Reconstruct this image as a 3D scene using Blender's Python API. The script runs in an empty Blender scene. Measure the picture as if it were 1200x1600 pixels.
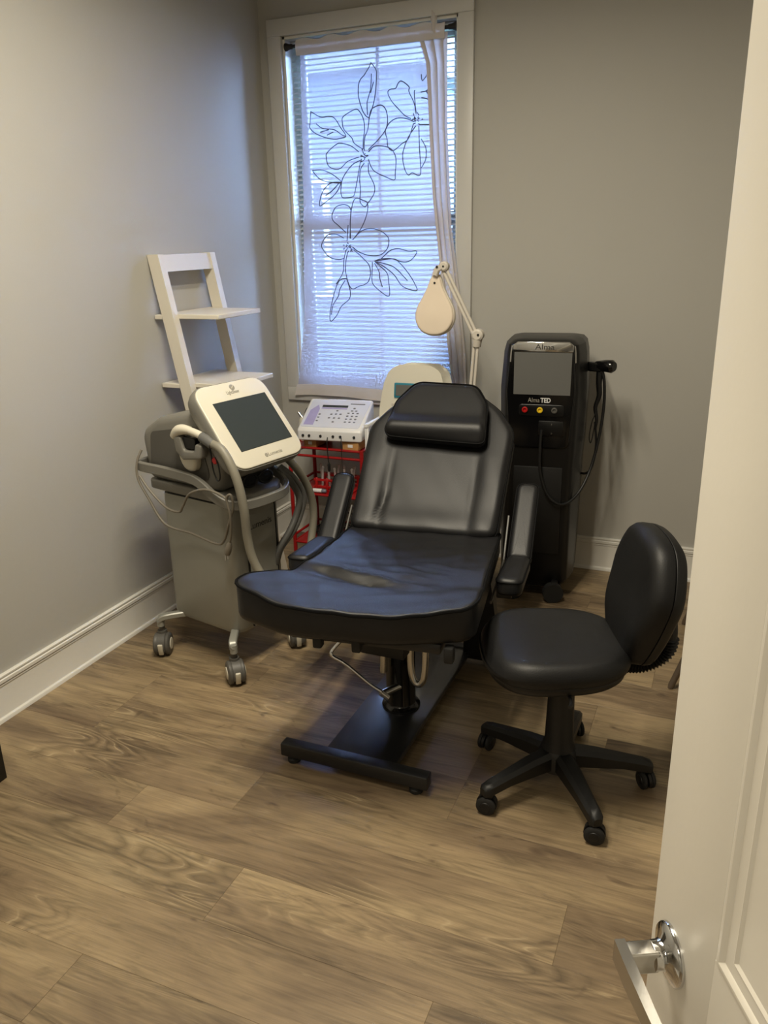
import bpy, bmesh, math, random
from mathutils import Vector, Matrix, Euler
random.seed(7)
sc = bpy.context.scene
col = sc.collection
R = math.radians

# ------------------------------------------------------------------ camera
cam_d = bpy.data.cameras.new('camera'); cam = bpy.data.objects.new('camera', cam_d); col.objects.link(cam)
YAW, PITCH, ROLL, FPX = -0.4064, 0.3285, -0.0237, 1258.57
_f = Vector((math.sin(YAW)*math.cos(PITCH), math.cos(YAW)*math.cos(PITCH), -math.sin(PITCH)))
_r = Vector((math.cos(YAW), -math.sin(YAW), 0)); _u = _r.cross(_f)
_r2 = _r*math.cos(ROLL) + _u*math.sin(ROLL); _u2 = _u*math.cos(ROLL) - _r*math.sin(ROLL)
cam.matrix_world = Matrix(((_r2.x, _u2.x, -_f.x, 2.1133), (_r2.y, _u2.y, -_f.y, -3.6103), (_r2.z, _u2.z, -_f.z, 1.5), (0, 0, 0, 1)))
cam_d.sensor_fit = 'VERTICAL'; cam_d.sensor_height = 36.0; cam_d.lens = FPX/1600*36.0
cam_d.clip_start = 0.02
sc.camera = cam

# ------------------------------------------------------------------ world, sun, large lights, exposure
world = bpy.data.worlds.new('sky'); sc.world = world; world.use_nodes = True
bg = world.node_tree.nodes['Background']
bg.inputs['Color'].default_value = (0.35, 0.545, 1.0, 1)
bg.inputs['Strength'].default_value = 66.0
def area(name, loc, sx, sy, power, color, spread=180):
    d = bpy.data.lights.new(name, 'AREA'); o = bpy.data.objects.new(name, d); col.objects.link(o)
    d.shape = 'RECTANGLE'; d.size = sx; d.size_y = sy; d.energy = power; d.color = color
    o.location = loc; d.spread = R(spread)
    return o
WARM = (1.0, 0.90, 0.71)
area('ceiling_tube_light', (1.05, -2.1, 2.70), .06, 1.15, 33, WARM, 165)
area('ceiling_tube_light', (1.35, -2.1, 2.70), .06, 1.15, 33, WARM, 165)
area('hall_light', (1.7, -4.75, 2.66), .5, .5, 30, WARM)
sc.view_settings.view_transform = 'Standard'; sc.view_settings.look = 'None'
sc.view_settings.gamma = 1.0; sc.view_settings.use_curve_mapping = False
sc.view_settings.exposure = 0.0
sc.cycles.max_bounces = 8; sc.cycles.diffuse_bounces = 5; sc.cycles.transparent_max_bounces = 24
sc.cycles.sample_clamp_indirect = 6.0
sc.cycles.caustics_reflective = False; sc.cycles.caustics_refractive = False

# ------------------------------------------------------------------ materials
def lin(c): return tuple(((x/255)/12.92 if x/255 <= .04045 else ((x/255+.055)/1.055)**2.4) for x in c)
MATS = {}
def pm(name, rgb, rough=.5, metal=0., spec=.5, bump=0., bscale=200., var=.05, vscale=8., coat=0., stretch=None):
    m = bpy.data.materials.new(name); m.use_nodes = True; nt = m.node_tree; N = nt.nodes; L = nt.links
    b = N['Principled BSDF']; c = lin(rgb)
    tc = N.new('ShaderNodeTexCoord'); nz = N.new('ShaderNodeTexNoise'); nz.inputs['Scale'].default_value = vscale; nz.inputs['Detail'].default_value = 3
    L.new(tc.outputs['Object'], nz.inputs['Vector'])
    rp = N.new('ShaderNodeValToRGB'); rp.color_ramp.elements[0].position = .3; rp.color_ramp.elements[1].position = .7
    rp.color_ramp.elements[0].color = tuple(x*(1-var) for x in c)+(1,); rp.color_ramp.elements[1].color = tuple(min(1, x*(1+var)) for x in c)+(1,)
    L.new(nz.outputs['Fac'], rp.inputs['Fac']); L.new(rp.outputs['Color'], b.inputs['Base Color'])
    b.inputs['Roughness'].default_value = rough; b.inputs['Metallic'].default_value = metal
    b.inputs['Specular IOR Level'].default_value = spec; b.inputs['Coat Weight'].default_value = coat; b.inputs['Coat Roughness'].default_value = .08
    if bump:
        n2 = N.new('ShaderNodeTexNoise'); n2.inputs['Scale'].default_value = bscale; n2.inputs['Detail'].default_value = 2
        L.new(tc.outputs['Object'], n2.inputs['Vector'])
        bp = N.new('ShaderNodeBump'); bp.inputs['Strength'].default_value = bump; bp.inputs['Distance'].default_value = .002
        L.new(n2.outputs['Fac'], bp.inputs['Height']); L.new(bp.outputs['Normal'], b.inputs['Normal'])
    MATS[name] = m
    return m
pm('wall_paint', (176, 174, 168), .75, bump=.08, bscale=260, var=.012, vscale=2)
pm('ceiling_paint', (225, 224, 220), .85, bump=.1, bscale=200, var=.01)
pm('trim_paint', (222, 220, 214), .38, var=.012)
pm('casing_paint', (200, 199, 196), .4, var=.012)
pm('door_paint', (222, 217, 206), .35, bump=.05, bscale=120, var=.012)
pm('shelf_white', (214, 208, 196), .4, var=.02)
pm('chrome', (215, 215, 215), .1, 1.0, var=.02)
pm('brushed_chrome', (190, 188, 184), .22, 1.0, var=.03)
pm('leather', (21, 21, 23), .46, spec=.40, bump=.22, bscale=420, var=.12, vscale=14)
pm('leather_stool', (20, 20, 21), .5, spec=.34, bump=.2, bscale=380, var=.12, vscale=14)
pm('piping', (7, 7, 8), .7, spec=.12, var=.1)
pm('black_metal', (20, 21, 24), .44, spec=.6, var=.06)
pm('plate_black', (20, 21, 24), .38, spec=1.0, var=.06, coat=.4)
pm('black_plastic', (9, 9, 10), .48, bump=.05, bscale=300, var=.08)
pm('gloss_black', (12, 12, 13), .16, spec=.5, var=.06)
pm('satin_black', (9, 9, 10), .36, var=.06)
pm('dark_rubber', (22, 22, 22), .7, var=.08)
pm('screen_dark', (52, 58, 60), .3, spec=.35, var=.015)
pm('screen_grey', (98, 98, 96), .35, spec=.3, var=.03, vscale=4)
pm('machine_silver', (150, 150, 143), .38, .25, var=.025)
pm('machine_grey', (120, 118, 112), .45, .1, var=.03)
pm('machine_dark', (84, 82, 78), .5, var=.04)
pm('machine_cream', (204, 199, 184), .35, var=.015)
pm('hose_beige', (124, 120, 108), .5, var=.03)
pm('hose_grey', (92, 92, 90), .5, var=.04)
pm('cord_grey', (118, 112, 102), .5, var=.04)
pm('letter_dark', (45, 45, 45), .5, var=.02)
pm('letter_grey', (140, 136, 126), .5, var=.02)
pm('letter_light', (205, 205, 205), .4, var=.02)
pm('red_metal', (146, 16, 18), .35, var=.06)
pm('red_plastic', (168, 22, 22), .4, var=.06)
pm('yellow_plastic', (224, 190, 40), .35, var=.04)
pm('white_plastic', (226, 226, 228), .32, var=.012)
pm('console_face', (206, 210, 228), .4, var=.03, vscale=5)
pm('console_violet', (166, 160, 208), .4, var=.06, vscale=20)
pm('key_grey', (110, 112, 124), .45, var=.05)
pm('device_cream', (214, 210, 196), .28, var=.012)
pm('teal', (36, 120, 142), .4, var=.05)
pm('lamp_white', (224, 214, 198), .25, var=.012)
pm('arm_white', (200, 194, 184), .35, var=.02)
pm('lens_cover', (222, 208, 190), .12, var=.01)
pm('card_box', (176, 132, 80), .7, bump=.1, bscale=80, var=.1, vscale=30)
pm('thread', (66, 66, 78), .7, var=.05)
pm('blind_white', (204, 208, 212), .5, var=.02)
pm('vinyl_frame', (216, 218, 220), .4, var=.01)
pm('house_siding', (86, 98, 116), .8, var=.06)
pm('house_light', (226, 226, 222), .8, var=.05)
pm('house_roof', (84, 82, 84), .9, var=.15)
pm('grass', (92, 110, 70), .95, var=.3)
pm('leg_bronze', (120, 108, 96), .3, .6, var=.04)
pm('seat_fabric', (90, 88, 84), .8, bump=.2, var=.1)
pm('subfloor', (104, 88, 70), .9)

def mixmat(name, build):
    m = bpy.data.materials.new(name); m.use_nodes = True; nt = m.node_tree
    for n in list(nt.nodes): nt.nodes.remove(n)
    out = nt.nodes.new('ShaderNodeOutputMaterial'); nt.links.new(build(nt), out.inputs['Surface'])
    MATS[name] = m
def sheer(tr, tl, rgb):
    def b(nt):
        N, L = nt.nodes, nt.links
        t = N.new('ShaderNodeBsdfTransparent'); t.inputs['Color'].default_value = (.97, .97, 1, 1)
        d = N.new('ShaderNodeBsdfDiffuse'); d.inputs['Color'].default_value = lin(rgb)+(1,)
        l = N.new('ShaderNodeBsdfTranslucent'); l.inputs['Color'].default_value = lin(rgb)+(1,)
        tc = N.new('ShaderNodeTexCoord'); w = N.new('ShaderNodeTexNoise'); w.inputs['Scale'].default_value = 30
        L.new(tc.outputs['Object'], w.inputs['Vector'])
        mp = N.new('ShaderNodeMapRange'); mp.inputs['To Min'].default_value = tr-.04; mp.inputs['To Max'].default_value = tr+.04
        L.new(w.outputs['Fac'], mp.inputs['Value'])
        m1 = N.new('ShaderNodeMixShader'); m1.inputs[0].default_value = tl
        L.new(d.outputs[0], m1.inputs[1]); L.new(l.outputs[0], m1.inputs[2])
        m2 = N.new('ShaderNodeMixShader'); L.new(mp.outputs[0], m2.inputs[0]); L.new(m1.outputs[0], m2.inputs[1]); L.new(t.outputs[0], m2.inputs[2])
        return m2.outputs[0]
    return b
mixmat('sheer', sheer(.145, .155, (180, 178, 188)))
mixmat('sheer_thick', sheer(.04, .14, (214, 208, 206)))
def glass(nt):
    N, L = nt.nodes, nt.links
    t = N.new('ShaderNodeBsdfTransparent'); g = N.new('ShaderNodeBsdfGlossy'); g.inputs['Roughness'].default_value = .02
    t.inputs['Color'].default_value = (.95, .97, .98, 1)
    fr = N.new('ShaderNodeFresnel'); fr.inputs['IOR'].default_value = 1.45
    m = N.new('ShaderNodeMixShader'); L.new(fr.outputs[0], m.inputs[0]); L.new(t.outputs[0], m.inputs[1]); L.new(g.outputs[0], m.inputs[2])
    return m.outputs[0]
mixmat('clear_glass', glass)
def tubeglass(nt):
    N, L = nt.nodes, nt.links
    t = N.new('ShaderNodeBsdfTransparent'); p = N.new('ShaderNodeBsdfPrincipled')
    p.inputs['Base Color'].default_value = (.75, .7, .7, 1); p.inputs['Roughness'].default_value = .1
    m = N.new('ShaderNodeMixShader'); m.inputs[0].default_value = .35; L.new(t.outputs[0], m.inputs[1]); L.new(p.outputs[0], m.inputs[2])
    return m.outputs[0]
mixmat('tube_glass', tubeglass)

def wood_floor():
    m = bpy.data.materials.new('wood_plank'); m.use_nodes = True; nt = m.node_tree; N = nt.nodes; L = nt.links
    b = N['Principled BSDF']
    oi = N.new('ShaderNodeObjectInfo'); geo = N.new('ShaderNodeNewGeometry')
    rnd = N.new('ShaderNodeVectorMath'); rnd.operation = 'SCALE'; rnd.inputs[0].default_value = (37.0, 23.0, 11.0)
    L.new(oi.outputs['Random'], rnd.inputs['Scale'])
    add = N.new('ShaderNodeVectorMath'); L.new(geo.outputs['Position'], add.inputs[0]); L.new(rnd.outputs[0], add.inputs[1])
    def noise(scale, vec, detail=4, rough=.55, dist=0.):
        mp = N.new('ShaderNodeMapping'); mp.inputs['Scale'].default_value = vec; L.new(add.outputs[0], mp.inputs['Vector'])
        n = N.new('ShaderNodeTexNoise'); n.inputs['Scale'].default_value = scale; n.inputs['Detail'].default_value = detail
        n.inputs['Roughness'].default_value = rough; n.inputs['Distortion'].default_value = dist
        L.new(mp.outputs[0], n.inputs['Vector']); return n.outputs['Fac']
    def ramp(src, stops):
        r = N.new('ShaderNodeValToRGB'); e = r.color_ramp.elements
        while len(e) < len(stops): e.new(.5)
        for k, (p, c) in enumerate(stops): e[k].position = p; e[k].color = (lin(c)+(1,)) if len(c) == 3 else c
        L.new(src, r.inputs['Fac']); return r.outputs['Color']
    def mix(mode, fac, a, c):
        x = N.new('ShaderNodeMixRGB'); x.blend_type = mode
        if isinstance(fac, float): x.inputs[0].default_value = fac
        else: L.new(fac, x.inputs[0])
        L.new(a, x.inputs[1])
        if isinstance(c, tuple): x.inputs[2].default_value = c
        else: L.new(c, x.inputs[2])
        return x.outputs[0]
    g = lambda v: (v, v, v, 1)
    base = ramp(noise(1.0, (1.0, 3.4, 1), 4, .6, 1.0), [(.30, (92, 76, 60)), (.47, (128, 110, 86)), (.60, (146, 127, 98)), (.75, (166, 147, 115))])
    # cathedral figure: contour lines of a stretched noise, in places
    h = noise(1.0, (.9, 7.0, 1), 2.0, .45, .5)
    mul = N.new('ShaderNodeMath'); mul.operation = 'MULTIPLY'; mul.inputs[1].default_value = 30.0; L.new(h, mul.inputs[0])
    fr = N.new('ShaderNodeMath'); fr.operation = 'FRACT'; L.new(mul.outputs[0], fr.inputs[0])
    dark = ramp(fr.outputs[0], [(0., g(.5)), (.25, g(.86)), (.55, g(1.0)), (1., g(.58))])
    zone = ramp(noise(1.0, (1.1, 3.4, 1), 2, .5, .4), [(.50, g(0.)), (.62, g(1.))])
    zf = N.new('ShaderNodeMath'); zf.operation = 'MULTIPLY'; zf.inputs[1].default_value = .85; L.new(zone, zf.inputs[0])
    c1 = mix('MULTIPLY', zf.outputs[0], base, dark)
    pale = ramp(fr.outputs[0], [(.30, g(0.)), (.40, g(.8)), (.50, g(0.))])
    zp = N.new('ShaderNodeMath'); zp.operation = 'MULTIPLY'; L.new(zone, zp.inputs[0]); L.new(pale, zp.inputs[1])
    br = ramp(noise(1.0, (9, 9, 1), 2, .5), [(.45, g(0.)), (.62, g(.8))])
    zq = N.new('ShaderNodeMath'); zq.operation = 'MULTIPLY'; L.new(zp.outputs[0], zq.inputs[0]); L.new(br, zq.inputs[1])
    c1 = mix('MIX', zq.outputs[0], c1, lin((178, 160, 128))+(1,))
    fine = ramp(noise(1.0, (6, 170, 1), 3, .6, .1), [(.3, g(.70)), (.62, g(1.08))])
    c2 = mix('MULTIPLY', .6, c1, fine)
    mid = ramp(noise(1.0, (2.4, 22, 1), 5, .65, 1.4), [(.33, g(.52)), (.48, g(.94)), (.66, g(1.18))])
    c3 = mix('MULTIPLY', .75, c2, mid)
    streak = ramp(noise(1.0, (1.8, 40, 1), 4, .7, 1.6), [(.64, g(0.)), (.76, g(.5))])
    c4 = mix('MIX', streak, c3, lin((172, 153, 120))+(1,))
    kn = ramp(noise(1.0, (5.0, 11, 1), 3, .55, 1.2), [(.645, g(0.)), (.75, g(.8))])
    c5 = mix('MIX', kn, c4, lin((72, 58, 46))+(1,))
    tone = ramp(oi.outputs['Random'], [(0., g(.9)), (1., g(1.1))])
    c6 = mix('MULTIPLY', .8, c5, tone)
    L.new(c6, b.inputs['Base Color'])
    b.inputs['Roughness'].default_value = .42; b.inputs['Specular IOR Level'].default_value = .4
    bp = N.new('ShaderNodeBump'); bp.inputs['Strength'].default_value = .25; bp.inputs['Distance'].default_value = .001
    L.new(fine, bp.inputs['Height']); L.new(bp.outputs['Normal'], b.inputs['Normal'])
    MATS['wood_plank'] = m
wood_floor()

# ------------------------------------------------------------------ mesh builder
def spline(pts, n=8, closed=False):
    P = [Vector(p) for p in pts]; out = []; m = len(P)
    rng = range(m if closed else m-1)
    for i in rng:
        if closed: a, b, c, d = P[i-1], P[i], P[(i+1) % m], P[(i+2) % m]
        else: a, b, c, d = P[max(i-1, 0)], P[i], P[i+1], P[min(i+2, m-1)]
        for k in range(n):
            t = k/n
            out.append(.5*((2*b)+(-a+c)*t+(2*a-5*b+4*c-d)*t*t+(-a+3*b-3*c+d)*t**3))
    if not closed: out.append(P[-1])
    return out
def roundpoly(pts, rad, seg=6):
    out = []; n = len(pts)
    for i in range(n):
        p = Vector(pts[i]); a = Vector(pts[i-1])-p; b = Vector(pts[(i+1) % n])-p
        r = rad[i] if isinstance(rad, (list, tuple)) else rad
        ang = a.angle(b); d = min(r/math.tan(ang/2), a.length*.49, b.length*.49)
        p0 = p+a.normalized()*d; p1 = p+b.normalized()*d
        for k in range(seg+1):
            t = k/seg; out.append(tuple((1-t)**2*p0+2*t*(1-t)*p+t*t*p1))
    return out
def resample(pts, n):
    P = [Vector(p) for p in pts]; P.append(P[0]); L = [0]
    for i in range(len(P)-1): L.append(L[-1]+(P[i+1]-P[i]).length)
    out = []; j = 0
    for k in range(n):
        s = L[-1]*k/n
        while L[j+1] < s: j += 1
        t = (s-L[j])/max(1e-9, L[j+1]-L[j]); out.append(P[j].lerp(P[j+1], t))
    return out
class MB:
    def __init__(s): s.v = []; s.f = []
    def add(s, vs, fs, M=None):
        o = len(s.v)
        s.v += [tuple(M @ Vector(x)) if M is not None else tuple(x) for x in vs]
        s.f += [tuple(i+o for i in q) for q in fs]
        return s
    def box(s, c, d, bev=0., seg=2, M=None, rot=None):
        bm = bmesh.new(); bmesh.ops.create_cube(bm, size=1)
        for v in bm.verts: v.co = Vector((v.co.x*d[0], v.co.y*d[1], v.co.z*d[2]))
        if bev: bmesh.ops.bevel(bm, geom=bm.edges[:], offset=bev, segments=seg, profile=.5, affect='EDGES')
        T = Matrix.Translation(c)
        if rot: T = T @ Euler(rot).to_matrix().to_4x4()
        if M is not None: T = M @ T
        bm.verts.ensure_lookup_table()
        for i, v in enumerate(bm.verts): v.index = i
        s.add([v.co[:] for v in bm.verts], [[v.index for v in f.verts] for f in bm.faces], T); bm.free(); return s
    def tube(s, pts, r, n=8, closed=False, M=None):
        P = [Vector(p) for p in pts]; m = len(P); vs = []; fs = []; t0 = None; N = None
        for i in range(m):
            if closed: t = (P[(i+1) % m]-P[i-1]).normalized()
            else: t = (P[min(i+1, m-1)]-P[max(i-1, 0)]).normalized()
            if N is None:
                N = t.orthogonal().normalized()
            else:
                N = (N - t*N.dot(t)); N = N.normalized() if N.length > 1e-6 else t.orthogonal().normalized()
            B = t.cross(N); rr = r[i] if isinstance(r, (list, tuple)) else r
            for k in range(n):
                a = 2*math.pi*k/n; vs.append(P[i]+(N*math.cos(a)+B*math.sin(a))*rr)
        for i in range(m if closed else m-1):
            j = (i+1) % m
            for k in range(n): fs.append((i*n+k, i*n+(k+1) % n, j*n+(k+1) % n, j*n+k))
        if not closed: fs.append(tuple(range(n-1, -1, -1))); fs.append(tuple((m-1)*n+k for k in range(n)))
        return s.add(vs, fs, M)
    def cyl(s, p0, p1, r0, r1=None, n=20, M=None):
        return s.tube([p0, p1], [r0, r0 if r1 is None else r1], n, M=M)
    def lathe(s, prof, n=28, M=None):
        vs = []; fs = []; m = len(prof)
        for (r, z) in prof:
            for k in range(n): a = 2*math.pi*k/n; vs.append((r*math.cos(a), r*math.sin(a), z))
        for i in range(m-1):
            for k in range(n): fs.append((i*n+k, i*n+(k+1) % n, (i+1)*n+(k+1) % n, (i+1)*n+k))
        fs.append(tuple(range(n-1, -1, -1))); fs.append(tuple((m-1)*n+k for k in range(n)))
        return s.add(vs, fs, M)
    def loft(s, rings, M=None, cap=True):
        n = len(rings[0]); vs = [p for q in rings for p in q]; fs = []
        for i in range(len(rings)-1):
            for k in range(n): fs.append((i*n+k, i*n+(k+1) % n, (i+1)*n+(k+1) % n, (i+1)*n+k))
        if cap: fs.append(tuple(range(n-1, -1, -1))); fs.append(tuple((len(rings)-1)*n+k for k in range(n)))
        return s.add(vs, fs, M)
    def prism(s, out, z0, z1, bev=0., M=None):
        o = [Vector((p[0], p[1])) for p in out]
        if not bev: return s.loft([[(p.x, p.y, z0) for p in o], [(p.x, p.y, z1) for p in o]], M)
        def ins(d):
            n = len(o); q = []
            for i in range(n):
                t = (o[(i+1) % n]-o[i-1]); t = t.normalized(); q.append(o[i]-Vector((t.y, -t.x))*d)
            return q
        sg = 1 if z1 > z0 else -1
        rings = []
        for a in (0, 30, 60, 90): d = bev*(1-math.sin(R(a))); rings.append([(p.x, p.y, z0+sg*bev*(1-math.cos(R(a)))) for p in ins(d)])
        for a in (90, 60, 30, 0): d = bev*(1-math.sin(R(a))); rings.append([(p.x, p.y, z1-sg*bev*(1-math.cos(R(a)))) for p in ins(d)])
        return s.loft(rings, M)
    def cushion(s, out, zb, zt, rb, rt, zf=None, top=None, n_in=10, N=96, M=None):
        o = resample(out, N); n = len(o); nor = []
        for i in range(n):
            t = (o[(i+1) % n]-o[i-1]).normalized(); nor.append(Vector((t.y, -t.x)))
        rings = []
        def ring(d, z, w):
            q = []
            for i in range(n):
                p = o[i]-nor[i]*d; zz = z+(zf(p.x, p.y) if zf else 0)+(w*top(p.x, p.y) if top else 0); q.append((p.x, p.y, zz))
            rings.append(q)
        for a in (0, 30, 60, 90): ring(rb*(1-math.sin(R(a))), zb+rb*(1-math.cos(R(a))), 0)
        for a in (90, 65, 40, 20, 0): ring(rt*(1-math.sin(R(a))), zt-rt*(1-math.cos(R(a))), 1)
        c = Vector((sum(p[0] for p in rings[-1])/n, sum(p[1] for p in rings[-1])/n)); last = [Vector(p[:2]) for p in rings[-1]]
        for k in range(1, n_in):
            t = 1-k/n_in; q = []
            for p in last:
                e = c+(p-c)*t; q.append((e.x, e.y, zt+(zf(e.x, e.y) if zf else 0)+(top(e.x, e.y) if top else 0)))
            rings.append(q)
        return s.loft(rings, M)
    def grid(s, fn, nu, nv, M=None):
        vs = [fn(i/nu, j/nv) for j in range(nv+1) for i in range(nu+1)]
        fs = [(j*(nu+1)+i, j*(nu+1)+i+1, (j+1)*(nu+1)+i+1, (j+1)*(nu+1)+i) for j in range(nv) for i in range(nu)]
        return s.add(vs, fs, M)
    def mesh(s, name, mat, smooth=38):
        me = bpy.data.meshes.new(name); me.from_pydata(s.v, [], s.f)
        bm = bmesh.new(); bm.from_mesh(me); bmesh.ops.recalc_face_normals(bm, faces=bm.faces[:]); bm.to_mesh(me); bm.free()
        if mat: me.materials.append(MATS[mat])
        if smooth:
            for p in me.polygons: p.use_smooth = True
            me.set_sharp_from_angle(angle=R(smooth))
        me.update(); return me
    def build(s, name, mat, parent=None, smooth=38):
        o = bpy.data.objects.new(name, s.mesh(name, mat, smooth)); col.objects.link(o)
        if parent: o.parent = parent
        return o
def tag(o, label=None, cat=None, group=None, kind=None):
    if label: o['label'] = label
    if cat: o['category'] = cat
    if group: o['group'] = group
    if kind: o['kind'] = kind
    return o
def thing(name, label, cat, loc=(0, 0, 0), rz=0., group=None):
    o = bpy.data.objects.new(name, None); col.objects.link(o); o.empty_display_size = .05
    o.location = loc; o.rotation_euler = (0, 0, rz); return tag(o, label, cat, group)
def put(me, name, parent, M=None):
    o = bpy.data.objects.new(name, me); col.objects.link(o); o.parent = parent
    if M is not None: o.matrix_basis = M
    return o
def struct(name, mb, mat, smooth=38, label=None, cat=None):
    return tag(mb.build(name, mat, None, smooth), label, cat, None, 'structure')
def lettering(txt, size, M, mat, parent, name='lettering', width=None, bold=0.):
    cu = bpy.data.curves.new('t', 'FONT'); cu.body = txt; cu.size = size; cu.align_x = 'CENTER'; cu.align_y = 'CENTER'; cu.extrude = .0004; cu.offset = bold
    to = bpy.data.objects.new('t', cu); col.objects.link(to); dg = bpy.context.evaluated_depsgraph_get(); dg.update()
    me = bpy.data.meshes.new_from_object(to.evaluated_get(dg)); bpy.data.objects.remove(to); bpy.data.curves.remove(cu)
    me.name = name; me.materials.clear(); me.materials.append(MATS[mat])
    if width:
        xs = [v.co.x for v in me.vertices]; k = width/(max(xs)-min(xs))
        for v in me.vertices: v.co.x *= k
    o = bpy.data.objects.new(name, me); col.objects.link(o); o.parent = parent; o.matrix_basis = M; return o
def basis(o, x, y, z):      # matrix from origin and axes
    return Matrix(((x[0], y[0], z[0], o[0]), (x[1], y[1], z[1], o[1]), (x[2], y[2], z[2], o[2]), (0, 0, 0, 1)))

# ------------------------------------------------------------------ the room
RX, FY, CZ, HY = 3.0, -3.72, 2.74, -5.7      # right wall, door wall, ceiling, far end of the hall
WX0, WX1, WZ0, WZ1 = .117, .948, .79, 2.36   # window opening
floor = struct('floor', MB().box(((RX)/2, HY/2, -.03), (RX+.3, -HY+.3, .05)), 'subfloor', 0, 'floor of greyish tan wood-look vinyl planks', 'floor')
PW, PLn = .178, 1.22
plank_mesh = {}
y0 = -1.718+PW*10
k = 0
while y0 - k*PW > HY:
    ya = y0-k*PW; yb = ya-PW
    if yb < -.0:
        ya = min(ya, 0.0)
        off = {9: -.9, 10: .32-1.22, 11: -.25, 12: .68-1.22, 8: -.55, 13: -.1, 14: -.75}.get(k, -random.uniform(.05, 1.15))
        x = off
        while x < RX:
            xa, xb = max(x, 0.0), min(x+PLn, RX)
            if xb-xa > .03:
                key = (round(xb-xa, 3), round(ya-yb, 3))
                if key not in plank_mesh:
                    plank_mesh[key] = MB().box((0, 0, -.004), (key[0]-.0003, key[1]-.0003, .008), .0004, 1).mesh('plank', 'wood_plank', 0)
                put(plank_mesh[key], 'plank', floor, Matrix.Translation(((xa+xb)/2, (ya+yb)/2, 0)))
            x += PLn
    k += 1
struct('ceiling', MB().box((RX/2, HY/2, CZ+.05), (RX+.3, -HY+.3, .1)), 'ceiling_paint', 0, 'flat off-white ceiling', 'ceiling')
struct('wall_left', MB().box((-.06, HY/2, CZ/2), (.12, -HY+.3, CZ)), 'wall_paint', 0, 'plain light grey wall on the left of the window corner', 'wall')
struct('wall_right', MB().box((RX+.06, HY/2, CZ/2), (.12, -HY+.3, CZ)), 'wall_paint', 0, 'plain grey wall hidden behind the open door', 'wall')
wb = MB(); T = .15
wb.box(((WX0)/2, T/2, CZ/2), (WX0, T, CZ)); wb.box(((WX1+RX)/2, T/2, CZ/2), (RX-WX1, T, CZ))
wb.box(((WX0+WX1)/2, T/2, WZ0/2), (WX1-WX0, T, WZ0)); wb.box(((WX0+WX1)/2, T/2, (WZ1+CZ)/2), (WX1-WX0, T, CZ-WZ1))
struct('wall_back', wb, 'wall_paint', 0, 'plain grey wall with the window in it', 'wall')
DX0, DX1, DZ = 1.60, 2.475, 2.08             # doorway the camera stands in
wf = MB()
wf.box((DX0/2, FY-.06, CZ/2), (DX0, .12, CZ)); wf.box(((DX1+RX)/2, FY-.06, CZ/2), (RX-DX1, .12, CZ)); wf.box(((DX0+DX1)/2, FY-.06, (DZ+CZ)/2), (DX1-DX0, .12, CZ-DZ))
struct('wall_front', wf, 'wall_paint', 0, 'grey wall with the doorway, behind the viewer', 'wall')
struct('wall_hall', MB().box((RX/2, HY-.06, CZ/2), (RX, .12, CZ)), 'wall_paint', 0, 'grey wall at the end of the hall', 'wall')
# baseboards: shoe moulding, flat board, beads on top
BP = [(0, 0), (.02, 0), (.0195, .006), (.017, .012), (.012, .0165), (.011, .02), (.011, .122), (.0135, .1235), (.0135, .128), (.011, .130), (.0115, .1325), (.0165, .134), (.0165, .1445), (.0115, .147), (.0115, .1505), (.0145, .152), (.0145, .157), (.012, .1585), (0, .1585)]
def baseboard(name, p0, p1, nrm, label):
    a, b, n = Vector(p0), Vector(p1), Vector(nrm)
    rings = [[tuple(q+n*d+Vector((0, 0, z))) for d, z in BP] for q in (a, b)]
    return struct(name, MB().loft(rings), 'trim_paint', 25, label, 'baseboard')
baseboard('baseboard_left', (0, FY, 0), (0, 0, 0), (1, 0, 0), 'tall white moulded baseboard along the left wall')
baseboard('baseboard_back', (.02, 0, 0), (RX, 0, 0), (0, -1, 0), 'tall white moulded baseboard under the window wall')
baseboard('baseboard_right', (RX, 0, 0), (RX, FY, 0), (-1, 0, 0), 'white moulded baseboard along the right wall')
baseboard('baseboard_front', (0, FY, 0), (DX0-.07, FY, 0), (0, 1, 0), 'white moulded baseboard beside the doorway')
# door frame behind the camera
df = MB()
for xx in (DX0-.035, DX1+.035): df.box((xx, FY+.008, DZ/2), (.07, .018, DZ), .003)
df.box(((DX0+DX1)/2, FY+.008, DZ+.035), (DX1-DX0+.14, .018, .07), .003)
struct('trim_1', df, 'trim_paint', 38, 'white casing around the doorway', 'trim')

# ceiling light fixture (out of frame, it lights the room)
cl = thing('ceiling_light', 'two-tube ceiling fixture above the treatment chair', 'ceiling light', (1.20, -2.1, 2.74))
MB().box((0, 0, -.012), (.55, 1.24, .024), .004).build('housing', 'white_plastic', cl)
for sx in (-.15, .15): MB().box((sx, 0, -.029), (.09, 1.2, .008), .003).build('lamp_tray', 'white_plastic', cl)

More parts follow.
